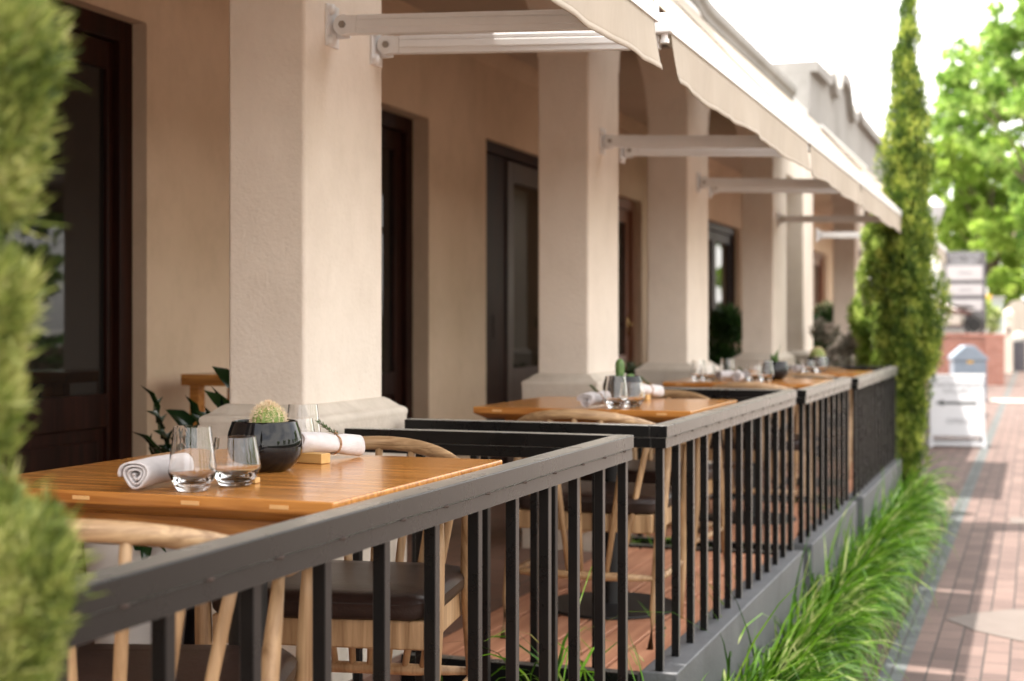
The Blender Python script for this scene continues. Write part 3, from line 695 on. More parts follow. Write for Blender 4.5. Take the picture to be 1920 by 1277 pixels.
def napkin(loc, rz, label, tied=True, L=.185, r0=.0265, block=None, tilt=0):
    """rolled linen napkin lying along local +y from its near end"""
    root = thing('rolled_napkin', loc, label, 'napkin', 'rolled grey linen napkins', rz); root.rotation_euler = (tilt, 0, rz)
    n, k = 84, 16; vs = []; fs = []
    for j in range(k + 1):
        t = j / k; y = L * t
        pin = 1 - (.20 * math.exp(-((t - .60) / .10) ** 2) if tied else 0)
        for i in range(n + 1):
            s = i / n; a = 2 * math.pi * 3.15 * s + 2.3
            rr = (.0035 + (r0 - .0035) * s ** .85) * pin
            if s > .95: rr += (s - .95) * .06
            off = .0018 * math.sin(3 * a + 5 * t) * s
            z = (rr + off) * math.sin(a) * .97; x = (rr + off) * math.cos(a) * 1.05
            zz = max(z, -r0 * .97)
            vs.append((x, y + .006 * (1 - s) * (1 - 2 * t) + .003 * math.sin(a * 2) * (1 - 2 * t), zz + r0))
    for j in range(k):
        for i in range(n): q = j * (n + 1) + i; fs.append((q, q + 1, q + n + 2, q + n + 1))
    o = MB().add(vs, fs).build('linen_roll', MT['napkin'], root, smooth=True)
    s = o.modifiers.new('thickness', 'SOLIDIFY'); s.thickness = .0034; s.offset = 0
    if tied:
        ys = L * .60; rr = r0 * .84; m = MB()
        for dy in (-.0015, .0022):
            m.tube([(rr * math.cos(g) * 1.06, ys + dy + .002 * math.sin(g), r0 + rr * math.sin(g)) for g in [2 * math.pi * q / 26 for q in range(27)]], .0011, 6)
        m.tube([(0, ys, r0 + rr), (.006, ys - .004, r0 + rr + .006), (.012, ys - .002, r0 + rr + .003)], .0011, 6); m.tube([(0, ys, r0 + rr), (-.005, ys + .004, r0 + rr + .008), (-.003, ys + .008, r0 + rr + .010)], .0011, 6)
        m.build('twine', MT['string'], root, smooth=True)
        st = [Vector((0, ys + .012, r0 + rr + .001)), Vector((.002, ys - .012, r0 + rr + .006)), Vector((.0, ys - .03, r0 + rr + .014)), Vector((-.004, ys - .045, r0 + rr + .024))]
        m = MB(); m.tube(st, [.0010, .0010, .0009, .0006], 6); sp = m.build('rosemary_sprig', MT['bark'], root, smooth=True)
        P = []; Dr = []
        for q in range(60):
            t = q / 60 * 2.999; i = int(t); p = st[i].lerp(st[i + 1], t - i); P.append(p); g = q * 2.4; dd = (st[i + 1] - st[i]).normalized()
            Dr.append(dd * .7 + Vector((math.cos(g), .2 * math.sin(g), abs(math.sin(g)))) * .8)
        V, F = leafquads(np.array(P), np.array(Dr), .013, .0012); fastmesh('needles', V, F, MT['rosemary'], sp)
    return root
def block(x, y, z, rz, label, sx=.075, sy=.022, sz=.022):
    o = MB().box((-sx / 2, -sy / 2, 0), (sx / 2, sy / 2, sz)).build('napkin_rest', MT['block'], bevel=.0015)
    o.location = (x, y, z + .0005); o.rotation_euler = (0, 0, rz); return tag(o, label, 'napkin rest', 'small pale wooden napkin rests')
def planter(loc, label, kind):
    root = thing('potted_cactus', loc, label, 'potted plant', 'cactus bowls on the tables')
    kz = [0, .002, .008, .018, .030, .042, .052, .064, .078, .090, .098]; kr = [.040, .0465, .0550, .0648, .0715, .0745, .0751, .0742, .0710, .0668, .0638]
    body = [(float(np.interp(z, kz, kr)), z) for z in np.linspace(0, .098, 34)]; body = [((body[max(i - 1, 0)][0] + 2 * body[i][0] + body[min(i + 1, 33)][0]) / 4, body[i][1]) for i in range(34)]
    MB().lathe([(.0, .0), (.036, .0)] + body + [(.0630, .0988), (.0614, .0988), (.0604, .097), (.063, .085), (.066, .07), (.0, .07)], seg=72).build('bowl', MT['ceramic'], root, auto=50)
    MB().lathe([(.0, .083), (.03, .082), (.055, .079), (.0638, .078)], seg=30).build('soil', MT['gravelsoil'], root, smooth=True)
    if kind == 'ball' or kind == 'round':
        Rr, zc, x0 = (.0325, .098, .008) if kind == 'ball' else (.052, .108, 0)
        nr = 17; vs = []; fs = []; seg = nr * 4; P = []; Dn = []
        for i in range(19):
            ph = -math.pi * .42 + (math.pi * .92) * i / 18
            for k in range(seg):
                g = 2 * math.pi * k / seg; rb = 1 - .055 * (1 - math.cos(nr * g)) * .9
                c = math.cos(ph); q = Vector((math.cos(g) * c * rb, math.sin(g) * c * rb, math.sin(ph) * 1.02)) * Rr
                vs.append((q.x + x0, q.y, q.z + zc))
                if k % 4 == 0 and i > 3: P.append((q.x + x0, q.y, q.z + zc)); Dn.append(tuple(q.normalized()))
        for i in range(18):
            for k in range(seg): k2 = (k + 1) % seg; fs.append((i * seg + k, i * seg + k2, (i + 1) * seg + k2, (i + 1) * seg + k))
        fs.append(tuple(range(18 * seg, 19 * seg)))
        c = MB().add(vs, fs).build('cactus', MT['cactus'], root, smooth=True)
        P = np.repeat(np.array(P), 9, 0); Dn = np.repeat(np.array(Dn), 9, 0)
        Dn = unit(Dn + .75 * rng.normal(size=Dn.shape)); P = P + rng.normal(size=P.shape) * .0008
        V, F = leafquads(P, Dn, rng.uniform(.006, .0125, len(P)), .0005); fastmesh('spines', V, F, MT['spine'], c)
    elif kind == 'column':
        for (x, y, h, r) in ((-.012, 0, .085, .016), (.026, .012, .03, .013), (.03, -.022, .026, .011)):
            nr = 9; seg = nr * 4; vs = []; fs = []
            for i in range(14):
                t = i / 13; z = .078 + h * t; rr = r * (.85 + .25 * math.sin(t * 2.2)) * math.sqrt(max(.02, 1 - max(0, (t - .72) / .28) ** 2))
                for k in range(seg): g = 2 * math.pi * k / seg; q = rr * (1 - .09 * (1 - math.cos(nr * g))); vs.append((x + q * math.cos(g), y + q * math.sin(g), z))
            for i in range(13):
                for k in range(seg): k2 = (k + 1) % seg; fs.append((i * seg + k, i * seg + k2, (i + 1) * seg + k2, (i + 1) * seg + k))
            fs.append(tuple(range(13 * seg, 14 * seg)))
            MB().add(vs, fs).build('cactus', MT['cactus2'], root, smooth=True)
    else:   # pointed upright leaves
        m = MB()
        for a, lean, h, w_ in ((0.1, .30, .13, .022), (2.2, .55, .07, .02), (4.1, .6, .065, .018), (5.3, .35, .09, .018)):
            d = Vector((math.cos(a) * lean, math.sin(a) * lean, 1)).normalized(); s = Vector((-math.sin(a), math.cos(a), 0)); p = Vector((0, 0, .078)); up = d.cross(s) * .006
            m.add([p - s * w_ * .6, p + s * w_ * .6, p + d * h * .35 + s * w_, p + d * h * .35 - s * w_, p + d * h, p + up, p + d * h * .35 + up * 1.2], [(0, 1, 2, 3), (3, 2, 4), (0, 5, 1), (1, 5, 6, 2), (0, 3, 6, 5), (2, 6, 4), (3, 4, 6)])
        m.build('pointed_leaves', MT['cactus2'], root)
    return root
# closest table
planter((-1.437, 2.515, TZ), 'glossy black bowl with a spiny ball cactus on the closest table', 'ball')
glass(-1.380, 2.165, TZ, True, 'tall clear glass in front of the spiral rolled napkin on the closest table')
glass(-1.352, 2.262, TZ, False, 'short clear glass between the tall glass and the spiny ball cactus bowl')
glass(-1.533, 2.852, TZ, True, 'tall clear glass standing behind the black bowl with the ball cactus')
glass(-1.500, 2.758, TZ, False, 'short clear glass half hidden behind the rim of the closest black bowl')
napkin((-1.470, 2.122, TZ + .001), R(4), 'rolled napkin with its spiral end towards the camera beside the tall glass', False, .17, .0262)
napkin((-1.452, 2.665, TZ + .019), R(-17), 'rolled napkin tied with twine and rosemary on a wooden rest, closest table', True, .19, .0245, tilt=R(-6))
block(-1.428, 2.688, TZ, R(-12), 'pale wooden rest under the tied napkin of the closest table', .085, .03, .021)
block(-1.358, 2.305, TZ, R(8), 'pale wooden rest seen through the short glass of the closest table', .05, .024, .01)
# second table
planter((-1.437, 5.15, TZ), 'black bowl with a columnar cactus on the second table', 'column')
glass(-1.362, 4.79, TZ, True, 'tall clear glass at the near edge of the second table')
glass(-1.325, 4.865, TZ, False, 'short clear glass beside the columnar cactus bowl')
napkin((-1.462, 4.755, TZ + .001), R(-4), 'rolled napkin lying left of the glasses on the second table', True, .19, .026)
napkin((-1.455, 5.33, TZ + .018), R(-20), 'rolled napkin behind the columnar cactus bowl', True, .19, .0245, tilt=R(-5))
block(-1.43, 5.35, TZ, R(-12), 'pale wooden rest behind the columnar cactus bowl', .085, .03, .021)
# third table
z3 = TZ - .012
planter((-1.345, 7.90, z3), 'black bowl with a pointed green plant on the third table', 'pointed')
glass(-1.345, 7.62, z3, True, 'tall clear glass standing before the pointed plant')
glass(-1.40, 7.56, z3, False, 'short clear glass left of the tall one, before the pointed plant')
glass(-1.69, 7.55, z3, True, 'tall clear glass at the wall corner of the third table')
glass(-1.63, 7.50, z3, False, 'short clear glass at the wall corner of the third table')
glass(-1.60, 7.86, z3, True, 'tall clear glass behind the corner group of the third table')
napkin((-1.47, 7.46, z3 + .001), R(-6), 'rolled napkin before the pointed plant on the third table', True, .18, .026)
napkin((-1.60, 7.62, z3 + .001), R(-40), 'rolled napkin lying aslant near the wall corner of the third table', True, .18, .026)
# last table
z4 = TZ - .03
planter((-1.40, 9.93, z4), 'black bowl with a round pale green cactus on the last table', 'round')
glass(-1.345, 9.66, z4, True, 'tall clear glass in front of the round cactus')
glass(-1.42, 9.60, z4, False, 'short clear glass left of the tall one before the round cactus')
napkin((-1.49, 9.53, z4 + .001), R(-5), 'rolled napkin on the last table before the round cactus', True, .18, .026)
# side table against the rear wall
sd_ = thing('side_table', (-2.96, 5.03, DECK), 'small orange wooden side table against the rear wall beyond the first pillar', 'side table')
MB().box((-.185, -.18, .80), (.185, .18, .845)).build('table_top', MT['table'], sd_, bevel=.004)
for sx in (-1, 1):
    for sy in (-1, 1): MB().box((sx * .135 - .022, sy * .14 - .022, 0), (sx * .135 + .022, sy * .14 + .022, .80)).build('leg', MT['table'], sd_, bevel=.003)
MB().box((-.115, -.125, .25), (.115, .125, .28)).build('low_shelf', MT['table'], sd_, bevel=.003)

# ------------------------------------------------------------------ planting
def spray(centers, radii, n, L, Wd, up=.6, outw=1.0, shell=.55):
    """blades scattered through lumps: centers (k,3), radii (k,3)"""
    centers = np.array(centers, float); radii = np.array(radii, float)
    wgt = radii.prod(1) ** (2 / 3); idx = rng.choice(len(centers), n, p=wgt / wgt.sum())
    d = rdirs(n); rr = (shell + (1 - shell) * rng.random(n) ** .6)[:, None]
    P = centers[idx] + d * radii[idx] * rr
    D = unit(d * outw + np.array([0, 0, up]) + .45 * rng.normal(size=(n, 3)))
    return leafquads(P, D, rng.uniform(.6, 1.25, n) * L, Wd)
# tall golden cypress in the near corner of the frame
def px2w(px, py, d): return ((px - 960) * d / 2700 * math.cos(R(20)) - d * math.sin(R(20)), (px - 960) * d / 2700 * math.sin(R(20)) + d * math.cos(R(20)), EYE - (py - 608) * d / 2700)
cp = thing('cypress', (-.93, 1.06, 0), 'slim golden cypress closest to the camera, blurred at the railing start', 'conifer', 'slim cypresses planted along the railing')
O = np.array(cp.location); cs = []; rs = []
r_ = random.Random(3)
z = .15
while z < 2.35:
    for q in range(4):
        g = r_.uniform(0, 6.28); rr = r_.uniform(.0, .018); cs.append((rr * math.cos(g), rr * math.sin(g), z + r_.uniform(-.03, .03))); s = r_.uniform(.012, .02); rs.append((s, s, s * 1.9))
    z += .045
# tufts that give the outline its bays and bulges: height above the pavement and reach from the trunk
for zz, ext in ((2.2, .06), (2.12, .075), (2.05, .085), (1.98, .095), (1.93, .10), (1.885, .108), (1.857, .118), (1.83, .11), (1.80, .102), (1.765, .102), (1.73, .098), (1.70, .06), (1.675, .05), (1.662, .05), (1.643, .094), (1.618, .092), (1.584, .076), (1.545, .082), (1.507, .072), (1.487, .05), (1.468, .045), (1.443, .082), (1.409, .128), (1.38, .137), (1.345, .124), (1.31, .116), (1.27, .112), (1.22, .115), (1.15, .11), (1.05, .115), (.95, .12), (.83, .12), (.7, .12), (.55, .115), (.4, .1)):
    for dg in (-40, -20, 0, 20, 40, 150, 190, 230):
        e = ext * r_.uniform(.86, 1.0) if dg else ext
        g = R(20 + dg + r_.uniform(-6, 6)); s = min(.03, ext * .3); k = max(0, e - s - .016)
        cs.append((k * math.cos(g), k * math.sin(g), zz - .012)); rs.append((s, s, s * 1.15))
V, F = spray(cs, rs, 150000, .015, .0013, .8, .9, .15); V2, F2 = spray(cs, rs, 5000, .034, .0016, .9, 1.1, .8); V = np.concatenate([V, V2]); F = np.concatenate([F, F2 + F.max() + 1]); fastmesh('foliage', V, F, MT['cypress'], cp)
MB().tube([(0, 0, 0), (.005, 0, 1.2), (0, .005, 2.3)], [.02, .014, .004], 8).build('trunk', MT['bark'], cp, smooth=True)
# tall cypress closing the row
cp2 = thing('cypress', (-.96, 11.86, 0), 'tall spire-shaped cypress beyond the end of the last railing', 'conifer', 'slim cypresses planted along the railing')
prof = [(.15, .08), (.5, .13), (.9, .16), (1.2, .22), (1.55, .275), (1.9, .275), (2.3, .25), (2.7, .225), (3.1, .205), (3.5, .155), (3.85, .11), (4.1, .065), (4.3, .02)]
cs = []; rs = []; z = .2
while z < 4.28:
    R0 = np.interp(z, [p[0] for p in prof], [p[1] for p in prof]) * r_.uniform(.72, 1.18)
    for q in range(8):
        g = r_.uniform(0, 6.28); k = R0 * r_.uniform(.25, .86); s = R0 * r_.uniform(.16, .34) + .012
        cs.append((k * math.cos(g), k * math.sin(g), z + r_.uniform(-.05, .05))); rs.append((s * .8, s * .8, s * 2.4))
    z += .055
V, F = spray(cs, rs, 85000, .05, .005, 1.3, 1.0, .35); fastmesh('foliage', V, F, MT['cypress2'], cp2)
MB().tube([(0, 0, 0), (.01, 0, 2.2), (0, .01, 4.2)], [.045, .03, .006], 8).build('trunk', MT['bark'], cp2, smooth=True)
def shrub(name, loc, label, cat, lumps, n, L, Wd, m, up=.5, stems=True, group=None):
    o = thing(name, loc, label, cat, group); cs = [l[:3] for l in lumps]; rs = [(l[3], l[3], l[4] if len(l) > 4 else l[3]) for l in lumps]
    V, F = spray(cs, rs, n, L, Wd, up, 1, .1); fastmesh('foliage', V, F, m, o)
    if stems:
        b = MB()
        for c in cs[:9]: b.tube([(c[0] * .1, c[1] * .1, 0), (c[0] * .5, c[1] * .5, c[2] * .6), c], [.014, .009, .004], 6)
        b.build('stems', MT['bark'], o, smooth=True)
    return o
lum = []
for k in range(120):
    z = r_.uniform(.8, 2.5); R0 = np.interp(z, [.8, 1.3, 1.8, 2.5], [.2, .26, .2, .05]); g = r_.uniform(0, 6.28); q = R0 * r_.uniform(.2, 1)
    lum.append((q * math.cos(g), q * math.sin(g), z, r_.uniform(.025, .055), r_.uniform(.06, .13)))
shrub('shrub', (-1.27, 12.6, 0), 'bright yellow-green conifer shrub between the last railing and the tall cypress', 'shrub', lum, 30000, .045, .008, MT['shrub'], .25)
lum = [(r_.uniform(-.2, .2), r_.uniform(-.2, .2), r_.uniform(.7, 1.62), r_.uniform(.05, .1)) for k in range(18)]
so_ = shrub('shrub', (-1.60, 12.9, 0), 'grey-leaved airy shrub with pale dry flower heads at the end of the deck', 'shrub', lum, 2600, .06, .014, MT['greyshrub'], .3)
fm = leafmat('dry_flower', [(.45, .38, .33), (.6, .52, .46)], .3)
for l in lum[:7]:
    V, F = spray([(l[0] + .1, l[1] - .1, l[2] + .02)], [(.035, .035, .035)], 90, .03, .01, .4); fastmesh('flower_head', V, F, fm, so_)
# pots and bushes in the verandah
def pot(parent, r, h, m):
    MB().lathe([(.0, 0), (r * .72, 0), (r * .76, .01), (r * .98, h * .9), (r, h), (r * .985, h + .006), (r * .93, h + .006), (r * .91, h), (r * .88, h * .86), (0, h * .86)], seg=40).build('pot', m, parent, auto=40)
    MB().lathe([(0, h * .885), (r * .86, h * .875)], seg=24).build('soil', MT['soil'], parent)
def broadleaf(parent, name, stems, m, L, Wd, per, rnd):
    """arching stems with paired pointed leaves: real quads folded along the midrib"""
    vs = []; fs = []; sb = MB()
    for base, tip, bow in stems:
        base, tip = Vector(base), Vector(tip); mid = base.lerp(tip, .5) + Vector(bow)
        P = [(1 - t) ** 2 * base + 2 * t * (1 - t) * mid + t * t * tip for t in [i / 8 for i in range(9)]]
        sb.tube(P, [.006 - .0005 * i for i in range(9)], 6)
        for k in range(per):
            t = .28 + .72 * k / (per - 1); i = min(7, int(t * 8)); p = P[i].lerp(P[i + 1], t * 8 - i); d = (P[i + 1] - P[i]).normalized()
            side = d.cross(Vector((0, 0, 1))).normalized() * (1 if k % 2 else -1)
            if k == per - 1: side = d * 1.5
            dr = (side + d * .8 + Vector((0, 0, rnd.uniform(-.1, .45)))).normalized(); nn = dr.cross(d.cross(side) + Vector((.01, .02, .1))).normalized()
            upv = nn.cross(dr).normalized(); l = L * rnd.uniform(.75, 1.15); w_ = Wd * rnd.uniform(.8, 1.15); n = len(vs)
            q = [p, p + dr * l * .3 + nn * w_ + upv * .012, p + dr * l * .3, p + dr * l * .3 - nn * w_ + upv * .012, p + dr * l * .7 + nn * w_ * .8 + upv * .004, p + dr * l * .7 - upv * .008, p + dr * l * .7 - nn * w_ * .8 + upv * .004, p + dr * l - upv * .03]
            vs += q; fs += [(n, n + 1, n + 2), (n, n + 2, n + 3), (n + 1, n + 4, n + 5, n + 2), (n + 2, n + 5, n + 6, n + 3), (n + 4, n + 7, n + 5), (n + 5, n + 7, n + 6)]
    sb.build('stems', m, parent, smooth=True); return MB().add(vs, fs).build(name, m, parent, smooth=True, fix=False)
pp = thing('potted_plant', (-2.57, 3.74, DECK), 'white ceramic pot with low dark leaves under the edge of the closest table', 'potted plant')
pot(pp, .165, .385, MT['whitepot'])
st = []
for k in range(6):
    g = -.9 + k * .38; sp = r_.uniform(.12, .22); h = r_.uniform(.36, .47) if k != 1 else .2
    st.append(((.05 * math.cos(g), .05 * math.sin(g), .33), (sp * math.cos(g), sp * math.sin(g), h), (.03 * math.cos(g), .03 * math.sin(g), .08)))
broadleaf(pp, 'leaves', st, MT['darkleaf'], .075, .017, 9, r_)
pp = thing('potted_plant', (-2.52, 4.08, DECK), 'dark glossy-leaved plant standing beside the first pillar', 'potted plant')
pot(pp, .14, .34, MT['binblack'])
st = []
for k in range(13):
    g = k * 2.39996 + .4; sp = r_.uniform(.08, .22); h = r_.uniform(.62, .80) - sp * .3
    st.append(((.04 * math.cos(g), .04 * math.sin(g), .3), (sp * math.cos(g), sp * math.sin(g), h), (.04 * math.cos(g), .04 * math.sin(g), .12)))
st.append(((.03, .02, .3), (.10, -.02, .88), (.0, .0, .05)))
broadleaf(pp, 'leaves', st, MT['darkleaf'], .115, .026, 9, r_)
pb = thing('potted_bush', (-2.60, 12.75, DECK), 'dense dark green bush in a pot before the fifth doorway', 'potted plant'); pot(pb, .19, .35, MT['binblack'])
cs = [(r_.uniform(-.12, .12), r_.uniform(-.12, .12), r_.uniform(.45, 1.08)) for k in range(22)]; V, F = spray(cs, [(.09, .09, .11)] * 22, 5200, .06, .014, .6, 1, .3); fastmesh('foliage', V, F, MT['bush'], pb)
MB().tube([(0, 0, .3), (0, 0, .8)], [.02, .01], 6).build('stem', MT['bark'], pb)
lum = [(r_.uniform(-.3, .3), r_.uniform(-.5, .5), r_.uniform(.2, 1.15), .16) for k in range(20)]
bo = shrub('flowering_bush', (-2.75, 20.3, DECK), 'green bush with white blossom seen past the grey pillar', 'shrub', lum, 5000, .09, .02, MT['bush'], .4)
V, F = spray([(l[0], l[1], l[2] + .12) for l in lum if l[2] > .8] + [(0, -.2, 1.25)], [(.1, .1, .06)] * (1 + len([l for l in lum if l[2] > .8])), 700, .05, .02, .4); fastmesh('blossom', V, F, MT['flower'], bo)
lum = [(r_.uniform(-.18, .18), r_.uniform(-.22, .22), r_.uniform(.3, .62), .1) for k in range(9)]
shrub('potted_fern', (-2.75, 10.6, DECK), 'low dark bush beside the red-brown door', 'shrub', lum, 2200, .07, .014, MT['bush'], .6)

# grass strip at the foot of the railing (uncountable)
def grass(name, n, xr, yr, hr, lean, m, zb=.02, wd=.0045):
    x = rng.uniform(*xr, n); y = rng.uniform(*yr, n)
    # clumping
    cx = rng.uniform(*xr, n // 75 + 1); cyy = rng.uniform(*yr, n // 75 + 1); k = rng.integers(0, len(cx), n); a = .80
    x = x * (1 - a) + (cx[k] + rng.normal(size=n) * .028) * a; y = y * (1 - a) + (cyy[k] + rng.normal(size=n) * .028) * a
    ch = rng.uniform(.62, 1.12, len(cx)); h = rng.uniform(*hr, n) * (ch[k] if xr[1] - xr[0] < .3 else 1) * (1.12 - 1.7 * (x - xr[0]) if xr[1] - xr[0] < .3 else 1); g = rng.uniform(0, 2 * math.pi, n)
    gc = rng.normal(size=len(cx)) * .5; lean = (lean[0] + 0 * gc[k], lean[1] + gc[k])
    lx = np.cos(g) * .75 + lean[0]; ly = np.sin(g) * .75 + lean[1]; ln = np.hypot(lx, ly); lx /= ln; ly /= ln
    bend = rng.uniform(.25, 1.9, n) * (.6 + .4 * ln / 1.5); L = h * rng.uniform(1.0, 1.35, n)
    K = 6; px, py, pz = x.copy(), y.copy(), np.full(n, zb); th = rng.uniform(.05, .35, n); V = np.zeros((n, (K + 1) * 2, 3)); w = wd * rng.uniform(.6, 1.3, n)
    sx, sy = -ly, lx; tw = rng.normal(size=n) * .5
    for i in range(K + 1):
        ww = w * (1 - (i / K) ** 2.2) + .0003; ex = sx * np.cos(tw) * ww; ey = sy * np.cos(tw) * ww; ez = np.sin(tw) * ww
        V[:, 2 * i] = np.stack([px - ex, py - ey, pz - ez], 1); V[:, 2 * i + 1] = np.stack([px + ex, py + ey, pz + ez], 1)
        s = L / K; px = px + lx * np.sin(th) * s; py = py + ly * np.sin(th) * s; pz = np.maximum(pz + np.cos(th) * s, .012); th = th + bend * (2.2 / K) * (1 + i * .22)
    b = np.arange(n)[:, None] * (2 * (K + 1)); F = np.concatenate([b + np.array([[2 * i, 2 * i + 1, 2 * i + 3, 2 * i + 2]]) for i in range(K)], 0)
    return tag(fastmesh(name, V.reshape(-1, 3), F, m, smooth=True), 'long arching green grass along the foot of the black railings', 'grass', kind='stuff')
grass('grass_strip', 8600, (-1.0, -.90), (1.6, 12.9), (.35, .58), (.22, -.2), MT['grass'], wd=.0074)
grass('grass_tufts', 26, (-1.8, -1.12), (3.80, 4.06), (.3, .62), (-.3, -.1), MT['grass'], .40)
grass('grass_tufts', 40, (-1.8, -1.12), (6.58, 6.80), (.2, .4), (.0, -.1), MT['grass'], .40)

# ------------------------------------------------------------------ down the street
def text(s, size, m, parent, name='lettering', align='CENTER', ext=.002, space=1):
    c = bpy.data.curves.new('t', 'FONT'); c.body = s; c.size = size; c.align_x = align; c.align_y = 'CENTER'; c.extrude = ext; c.space_character = space
    t = bpy.data.objects.new('t', c); COL.objects.link(t); bpy.context.view_layer.update()
    me = bpy.data.meshes.new_from_object(t.evaluated_get(bpy.context.evaluated_depsgraph_get())); bpy.data.objects.remove(t); bpy.data.curves.remove(c)
    me.materials.clear(); me.materials.append(m); o = bpy.data.objects.new(name, me); COL.objects.link(o); o.parent = parent; o.rotation_euler = (R(90), 0, 0); return o
# A-frame board
bx, by = -.985, 19.75
sb = thing('sandwich_board', (bx, by, 0), 'white A-frame pavement board with an arrow reading OPEN', 'sign', rz=R(7))
tl = R(14)
def panel(front):
    s = -1 if front else 1; f = thing('tmp', (0, 0, 0), '', ''); bpy.data.objects.remove(f)
    m = MB(); m.box((-.345, -.012, .16), (.345, .012, 1.02)); o = m.build('board_panel', MT['white'], sb, bevel=.006)
    for sx in (-.33, .33):
        l = MB().box((sx - .022, -.013, 0), (sx + .022, .013, .158)).build('leg', MT['white'], o); 
    MB().box((-.308, -.011, .03), (.308, .011, .075)).build('crossbar', MT['white'], o)
    MB().box((-.36, -.016, 1.021), (.36, .016, 1.045)).build('top_edge', MT['alu'], o)
    o.location = (0, s * .26, 0); o.rotation_euler = (s * tl, 0, 0) if True else None
    return o
pf = panel(True); pb_ = panel(False)
for s_, z, sz, m in (('CONTEMPORARY', .885, .082, MT['inkgrey']), ('GALLERY', .80, .078, MT['inkgrey']), ('OPEN', .37, .10, MT['inkgrey'])):
    t = text(s_, sz, m, pf, space=1.12); t.location = (0, -.0145, z)
a = MB(); a.box((-.175, -.016, .612), (.25, -.0125, .650)); a.prism([(-.275, .631), (-.17, .678), (-.17, .584)], 'y', -.016, -.0125); a.build('arrow', MT['ink'], pf)
sb.scale = (1, 1, .93)
# low brick wall with the directory sign above it
yw = 40.0
def WX(px, d): return px2w(px, 608, d)
def Ypos(px, d): p = px2w(px, 608, d); return p[0], p[1]
bw = thing('brick_wall', (-3.2, yw, 0), 'low red brick wall at the end of the paved walk', 'wall')
MB().box((-2.6, -.18, 0), (2.42, .18, 1.26)).build('wall', MT['brick'], bw); MB().box((-2.66, -.23, 1.261), (2.48, .23, 1.34)).build('coping', MT['brick'], bw, bevel=.01); MB().box((1.95, -.26, 0), (2.42, -.181, 1.26)).build('pier', MT['brick'], bw)
x, y = Ypos(1808, 39.0)
sg = thing('directory_sign', (x, y + .6, 0), 'tall charcoal directory sign with three white plaques above the brick wall', 'sign', rz=R(4))
MB().box((-.54, -.06, 1.30), (.54, .06, 3.60)).build('sign_panel', MT['signgrey'], sg, bevel=.01)
for z in (3.01, 2.545, 2.125):
    pl = MB().box((-.49, -.085, z - (.2 if z > 3 else .15)), (.45, -.061, z + (.2 if z > 3 else .15))).build('plaque', MT['plaque'], sg, bevel=.004)
    MB().box((-.17, -.0875, z - .02), (.17, -.0855, z + .02)).build('small_print', MT['inkgrey'], pl)
for s_, z in (('COTTAGE', 3.475), ('GALLERY', 3.305)): t = text(s_, .175, MT['white'], sg, ext=.004); t.location = (-.02, -.066, z)
for sx in (-.4, .4): MB().box((sx - .04, -.04, 0), (sx + .04, .04, 1.30)).build('post', MT['signgrey'], sg)
MB().box((-.6, -.1, 1.36), (.62, .1, 1.46)).build('sill', MT['concrete'], sg)
x, y = Ypos(1815, 30.0)
ub = thing('utility_box', (x, y, 0), 'blue-grey metal cabinet with a pitched lid behind the pavement board', 'cabinet', rz=R(12))
MB().box((-.33, -.26, 0), (.33, .26, .85)).build('cabinet', MT['bluegrey'], ub, bevel=.012)
MB().prism([(-.36, .851), (.36, .851), (.36, .89), (.08, 1.16), (-.10, 1.16), (-.36, .93)], 'y', -.29, .29).build('lid', MT['bluegrey'], ub, bevel=.012)
MB().box((-.28, -.268, .1), (.28, -.2605, .78)).build('door_panel', MT['bluegrey'], ub, bevel=.004); MB().box((-.06, -.278, .80), (.06, -.2615, .84)).build('badge', MT['yellow'], ub)
# motorcycle parked in front of the sign, half behind the cypress
x, y = Ypos(1785, 38.4)
mc = thing('motorcycle', (x, y + .1, 0), 'dark brown motorcycle with chrome mirrors, half hidden by the tall cypress', 'motorcycle', rz=R(65))
tag(MB().box((x - 1.5, y - .1, 0), (x + .9, y + .95, 1.28)).build('raised_bed', MT['brick']), kind='structure')
mc.location = (x, y + .4, 1.28)
for yy in (-.62, .62):
    wv = MB(); wv.tube([(0, yy + .27 * math.cos(g), .3 + .27 * math.sin(g)) for g in [2 * math.pi * q / 28 for q in range(29)]], .045, 10); wo = wv.build('wheel', MT['rubber'], mc, smooth=True)
    MB().tube([(-.03, yy, .3), (.03, yy, .3)], .2, 20).build('rim', MT['blackmetal'], wo, auto=40)
MB().tube([(0, -.55, .62), (0, -.2, .66), (0, .1, .72), (0, .35, .86), (0, .5, .8)], [(.08, .05), (.14, .1), (.15, .14), (.13, .15), (.06, .08)], 14).build('body', MT['brownpaint'], mc, smooth=True)
MB().tube([(0, -.6, .76), (0, -.3, .78), (0, .05, .82)], [(.08, .03), (.13, .045), (.1, .04)], 12).build('saddle', MT['leather'], mc, smooth=True)
MB().tube([(0, .62, .3), (0, .5, .7), (0, .42, 1.02)], .03, 8).build('fork', MT['chrome'], mc, smooth=True)
MB().tube([(-.34, .3, 1.06), (-.2, .4, 1.04), (0, .43, 1.02), (.2, .4, 1.04), (.34, .3, 1.06)], .016, 8).build('handlebar', MT['chrome'], mc, smooth=True)
for s in (-1, 1): MB().lathe([(0, -.02), (.06, -.01), (.075, .0), (.06, .015), (0, .02)], (s * .3, .38, 1.2), 16).build('mirror', MT['chrome'], mc, smooth=True)
MB().lathe([(0, -.05), (.04, -.04), (.055, 0), (.04, .035), (0, .05)], (0, .55, .86), 18).build('headlight', MT['steel'], mc, smooth=True)
MB().box((-.11, -.3, .28), (.11, .25, .6)).build('engine', MT['steel'], mc, bevel=.04)
